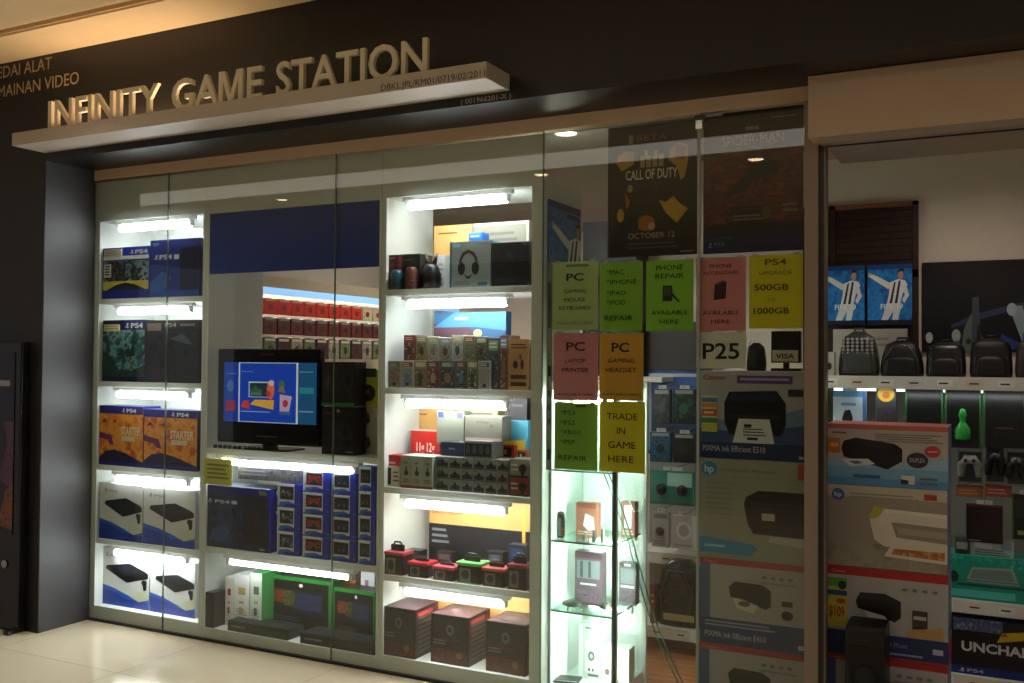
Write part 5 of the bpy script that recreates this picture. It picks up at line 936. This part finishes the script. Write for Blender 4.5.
ctrl('dark brown grey game controller at the right edge, hanging', 1006, 1026, 443, 486, M('2c2a28', .3), M('6a6864', .4))
pc('flat_box', 'orange topped flat pack below the silver controller', 'flat box', 956, 983, 487, 1.10, 0, .1, M('a05a30', .5), pb=497, art=[('l', .1, .2, .8, .8, 2, M('c88a60', .5))])
pc('flat_box', 'red orange flat pack below the black blue controller', 'flat box', 985, 1012, 486, 1.10, 0, .1, M('a84838', .5), pb=497, art=[('l', .1, .2, .8, .8, 2, M('d09080', .5))])
hang('game_pack', 'square black pack with a dark red edge in the third row', 'accessory pack', 966, 1003, 505, 543, 1.04, M('16090c', .4), [('r', 0, .95, 1, 1, M('5a1c26', .5)), ('r', .97, 0, 1, 1, M('5a1c26', .5)), ('r', .08, .1, .92, .88, ART('120a0c', '220f14', '180c0e', scale=8, seed=180)), ('l', .06, .03, .4, .08, 1, M('8a8080', .5))])
hang('game_pack', 'black pack with green marks at the right edge of the third row', 'accessory pack', 1012, 1040, 495, 540, 1.04, M('0e120e', .4), [('r', 0, 0, .06, 1, M('3a5a2a', .5)), ('r', .1, .5, .5, .9, M('1f2a1a', .5)), ('r', .2, .1, .9, .2, M('7a8a3a', .5))])
pc('accessory_box', 'white label strewn pack under the square black pack', 'accessory box', 970, 1014, 541, 1.06, 0, .08, M('a8aaa8', .5), pb=558, art=[('r', .1, .55, .5, .9, M('c8cac8', .5)), ('l', .12, .1, .9, .5, 3, M('5a5c60', .5)), ('r', .7, .5, .95, .95, M('7a8a9a', .5))])
pc('accessory_box', 'dark small pack left of the white label pack', 'accessory box', 955, 969, 540, 1.05, 0, .08, M('2c302e', .5), pb=560, art=[('r', .1, .55, .9, .9, M('8a8c88', .5)), ('e', .5, .3, .3, .2, M('15181a', .5))])
TEAL = M('128a76', .35)
pc('toy_box', 'large teal green box with a pale toy console on the lower shelf', 'toy box', 946, 1046, 558, 1.02, .451, .2, TEAL, top=M('2aa48e', .35),
   art=[('r', 0, .78, 1, 1, ART('1a9a84', '0f7a68', '2ab09a', scale=12, seed=190)), ('r', .12, .3, .9, .36, M('0a4a40', .5)), ('p', [(.2, .4), (.27, .75), (.68, .78), (.74, .4)], M('8a9c94', .45)), ('p', [(.24, .48), (.28, .7), (.66, .72), (.7, .48)], M('6e807a', .45)), ('r', .05, .05, .7, .22, M('4ab4ac', .45)), ('e', .08, .5, .05, .13, M('14282e', .5)), ('l', .2, .42, .72, .47, 1, M('3a5a54', .5))])
pc('console_box', 'black console box lettered UNCHARTED on the lowest shelf', 'console box', 950, 1070, 623, 1.02, .101, .15, M('15161a', .4), side=M('1c2a7a', .4),
   art=[('r', 0, 0, 1, .15, M('14266e', .4)), ('r', .03, .78, .45, 1, ART('5a6a90', '3a4a70', '8a90a0', scale=16, seed=195)), ('p', [(.4, .62), (.45, .8), (.6, .85), (1, .98), (1, .86), (.7, .74), (.5, .66)], M('c8a828', .45)), ('p', [(.42, .74), (.47, .8), (.5, .74)], M('a85a28', .5)), ('t', .1, .42, .17, 'UNCHARTED', M('c0c2c4', .5), 'l', .85, .03)] + pslogo(.1, .04, .07, WHT, .5) + [('t', .15, .045, .06, 'PS4', M('a8b4d8', .5), 'l', .14, .02)])

# ==================================================================== SHOP INTERIOR, BETWEEN THE CASE AND THE PRINTERS

pc('dark_board', 'plain dark grey board above the blue product board at the back', 'board', 640, 712, 322, 1.36, 0, .02, M('3c3a36', .6), pb=370.5, art=[('r', .02, .0, .98, .03, M('22211f', .5))])
pc('header_board', 'blue product board with a white frame behind the hanging packs', 'board', 645, 712, 371, 1.36, 0, .02, M('1c4a8c', .45), pb=455, art=[('r', .06, .05, .1, .97, M('a8b4bc', .45)), ('r', .06, .93, .98, .97, M('a8b4bc', .45)), ('l', 0.200, 0.711, 0.800, 0.819, 1, M('7aa0c4', .5)), ('r', .12, .05, .95, .62, M('233a5a', .45))])

def dpack(lb, pl, pr, pt, pb, cols_, sd, Y=1.04, g=None, spec=True):
    hang('accessory_pack', lb, 'accessory pack', pl, pr, pt, pb, Y, M(cols_[0], .35), [('r', .06, .04, .94, .9, ART(*cols_, scale=12, seed=sd)), ('r', .1, .86, .9, .97, M('8a8e8c', .4)), ('e', .5, .45, .2, .16, M(cols_[-1], .4))], group=g)
dpack('black hanging pack, left one of the upper pair beside the yellow notice', 653, 670.5, 389, 424, ('151716', '232826', '3a4a40'), 200)
dpack('black hanging pack, right one of the upper pair beside the printer boxes', 673, 695, 389, 424, ('121414', '1e2220', '1f5a3a'), 201)
dpack('blue teal hanging pack in the middle pair', 650, 671, 432, 462, ('173a4c', '1f5a74', '14242e'), 202)
dpack('black brown hanging pack in the middle pair', 673, 695, 434, 463, ('101012', '1a1a1e', '2c2824'), 203)
def buds(t, w_, h_):
    b = MB()
    for sx in (-.22, .25): b.lathe([(.026, 0), (.03, .01), (.02, .022), (.006, .026)], M('0e1420', .25), (sx*w_, -.002, h_*.45), 16, 'y')
    b.build('speaker_dome', t)
hang('speaker_blister', 'green blister pack with two black round speakers under the teal pack', 'speaker pack', 650, 694, 471, 505, 1.02, M('15765e', .35), [('r', .4, .55, .95, .95, M('9ac4b4', .35)), ('r', .0, 0, 1, .08, M('1a5a4a', .4))], extra=buds)
def bud1(t, w_, h_):
    b = MB(); b.lathe([(.022, 0), (.024, .008), (.012, .018)], M('14182a', .3), (-.0, -.002, h_*.45), 14, 'y'); b.build('earphone', t)
hang('earphone_blister', 'white hanging blister with one dark blue earphone', 'earphones', 652, 669, 512, 547, 1.02, M('9a9c98', .4), [('r', .1, .82, .9, .95, M('6a6c70', .5)), ('l', .15, .06, .85, .2, 2, M('7a7c78', .5))], extra=bud1)
hang('earphone_blister', 'white hanging blister with a coiled white cable', 'earphones', 671, 697, 516, 549, 1.02, M('a8a8a6', .4), [('e', .5, .55, .3, .28, M('c4c6c4', .4)), ('e', .5, .55, .2, .18, M('94969a', .4)), ('l', .15, .06, .85, .16, 1, M('7a7c78', .5))])
b = MB(); x0, x1 = at(655.5, 590, 1.03).x, at(699, 590, 1.03).x
p = at(677, 622, 1.03); t = thing('headset_bag', 'black bulging wrapped headset pack on the lowest left shelf', 'headset pack', (p.x, 1.12, .1355)); w_ = x1-x0; h = at(677, 562, 1.03).z-.1355
b.rbox(w_, .18, h, ART('0e110e', '1a2018', '141414', '2a2c24', scale=14, seed=210, rough=.25), top=.88, levels=8); b.build('wrapping', t)
b = MB(); b.tube([(-w_*.3, -.09, h*.15), (-w_*.38, -.10, h*.5), (-w_*.2, -.10, h*.85), (w_*.15, -.10, h*.85), (w_*.34, -.10, h*.5), (w_*.25, -.09, h*.15)], .008, M('1c1c1a', .3), 8); b.build('headband', t)
b = MB(); b.box(-w_*.3, -.105, h*.1, w_*.4, -.095, h*.2, M('a89a6a', .5), bev=.002); b.build('label_strip', t)
carton('accessory_box', 'small red brown pack left of the black headset pack', 'accessory box', at(650, 600, 1.04).x, at(655, 600, 1.04).x, .1355, at(652, 585, 1.04).z, 1.04, .08, M('7a3028', .45), art=[('l', .2, .5, .8, .8, 2, M('c8a090', .5))])
# far counter seen above the notices
x0, x1 = at(583, 240, 1.2).x, at(640, 240, 1.2).x
carton('speaker_carton', 'large matt black carton high behind the football poster', 'carton', x0, x1-.02, 1.47, at(595, 222, 1.2).z, 1.2, .2, M('0f0f11', .5), art=[('r', .05, .1, .95, .9, M('131315', .5))])
b = MB(); b.box(x0-.3, 1.15, 1.44, x1+.15, 1.449, 1.468, GW, bev=.002); tag(b.build('wall_shelf'), 'white wall shelf carrying the large black carton', 'shelf')

# ==================================================================== SHOP INTERIOR SEEN OVER THE TELEVISION (left wall racks)
LX = -4.62
rack = thing('wall_rack', 'white rack of hanging red and dark packs on the left wall of the shop', 'shelving', (-4.8, 2.2, 0))
b = MB(); b.box(-4.94, 1.0, 0, -4.86, 3.95, 2.06, M('b4a890', .6)); rel(b.build('back_board'), rack)
b = MB(); b.box(-4.94, 1.0, 2.06, LX, 3.95, 2.14, M('b8a88e', .6), bev=.003); rel(b.build('canopy'), rack)
b = MB(); b.box(-4.93, 1.0, .3, -4.6, 3.95, .33, GW); rel(b.build('shelf'), rack)
b = MB(); b.box(LX-.01, 1.02, 2.008, LX, 3.9, 2.058, EMIT('8cbcf4', 1.0)); rel(tag(b.build('light_band'), 'glowing blue strip'), rack)
tl = MB(); tl.box(-4.80, 1.1, 2.03, -4.74, 3.8, 2.05, EMIT('ffffff', 12)); tag(tl.build('strip_light'), 'long strip light along the left wall rack under its canopy', 'light')
rw = [(2.0, 1.87, [('c83024', 'd8402c', 'b0241c')], 'red'), (1.865, 1.73, [('2a3a32', '4a5a50', '201c20'), ('5a2020', '7a2c28', '2a1416')], 'dark'), (1.725, 1.56, [('8a7a6c', 'b0a494', '3a3432'), ('3a1c22', '5a2a30', '201216'), ('4a5a34', '7a8a5a', '28301c')], 'mixed')]
for ri, (zt, zb, ik, nm) in enumerate(rw):
    for k in range(11):
        y0 = 1.20+k*.145; c_ = ik[(k*2+ri) % len(ik)]
        if ri == 0 and k > 7: c_ = ('c8bc98', 'd8ceb0', 'a89878')
        t = thing('hanging_pack', '%s hanging pack, %s from the near end, %s row, left wall rack' % ({'red': 'red' if not (ri == 0 and k > 7) else 'cream', 'dark': 'dark', 'mixed': 'mixed colour'}[nm], (hN+['eleventh'])[k], ['top', 'middle', 'lower'][ri]), 'accessory pack', (LX, y0, zb), 0, 'packs on the left wall rack')
        b = MB(); hh_ = zt-zb-.02; b.box(-.03, 0, 0, 0, .13, hh_, M(c_[0], .45), bev=.002)
        b.art([('r', .06, .08, .94, .8, ART(*c_, scale=16, seed=220+ri*12+k)), ('r', .1, .84, .9, .96, M(['e0a890', '6a8a78', 'c8c0b0'][ri], .5)), ('e', .5, .45, .2, .2, M(['8a1c18', '1c2420', '2a2624'][ri], .5))], lambda u, v, o: (o, .13*u, hh_*v), (.13, hh_)); b.build('pack', t)
        b = MB(); b.tube([(.01, .065, hh_+.004), (-.24, .065, hh_+.01)], .0025, CHROME, 6); b.build('peg_hook', t)
# shelf stock lower down, glimpsed right of the rack
b = MB(); b.box(-3.95, 3.6, .0, -2.2, 3.98, 1.0, M('b8b4a8', .6), bev=.004); tag(b.build('counter'), 'pale low counter at the far end of the shop', 'counter')
lamp('shop_back_light', 'AREA', (-3.3, 2.4, 2.69), 26, (1, .97, .92), 1.2, .2, aim=(-3.3, 2.4, 0))

# ==================================================================== CEILING LAMPS
def downlight(x, y, z_, r, label, group, s_, col, sgn=1):
    t = thing('ceiling_light', label, 'light', (x, y, z_), 0, group)
    b = MB(); b.lathe([(r*1.25, 0), (r*1.28, -.006), (r*1.05, -.012), (r*1.0, -.004)], M('d8d4cc', .4), seg=28); tr_ = b.build('trim_ring', t)
    b = MB(); b.lathe([(r*.98, -.004), (r*.9, -.007), (r*.4, -.009)], EMIT(col, s_), seg=28); b.build('lens', tr_)
dp = at_z(566, 132, 2.72)
downlight(dp.x, dp.y, 2.72, .055, 'round white ceiling light inside the shop beside the amber poster', None, 14, 'fff6e8')
for i, (x, y) in enumerate(MALL_LAMPS):
    downlight(x, y, CEIL, .07, 'round warm ceiling light over the mall walk', 'mall ceiling lights out of the photograph', 12, 'ffdcb0')

# ==================================================================== POSTER CASE LEFT OF THE PILLAR
x0, x1 = -6.3, at(19, 500, FX-.06).x
t = thing('poster_case', 'dark framed poster case at the left edge with purple and orange picture', 'poster', ((x0+x1)/2, FX-.06, .0)); hw = (x1-x0)/2
b = MB(); b.box(-hw, 0, .02, hw, .055, at(10, 342, FX-.06).z, M('0b0a0c', .25), bev=.006)
for sx in (-1, 1): b.box(sx*(hw-.03)-.02, -.05, 0, sx*(hw-.03)+.02, .055, .025, M('141414', .4), bev=.004)
b.build('frame', t)
b = MB(); H = at(10, 342, FX-.06).z; b.box(-hw+.05, -.004, .55, hw-.05, 0, H-.06, M('0d0a12', .2))
b.art([('r', 0, 0, 1, 1, ART('0c0910', '120c18', '1c1022', '0a080c', scale=5, seed=300)), ('p', [(.9, .3), (.96, .5), (.93, .62), (1, .62), (1, .25)], ART('2a1638', '5a3040', '1a1020', scale=18, seed=301)), ('p', [(.9, .05), (.95, .24), (1, .28), (1, .02)], ART('5a2c1c', '7a4424', '2a1410', scale=18, seed=302)), ('l', 0.370, 0.794, 0.970, 0.866, 1, M('8a8088', .5)), ('e', .8, .45, .1, .12, M('22142e', .5))], lambda u, v, o: (-hw+.05+(2*hw-.1)*u, -.004-o, .55+(H-.61)*v), (2*hw-.1, H-.61)); b.build('picture', t)
b = MB(); b.lathe([(.022, 0), (.024, .004), (.01, .007)], M('8a8a90', .3), (hw-.11, -.004, .38), 16, 'y'); b.build('lock', t)
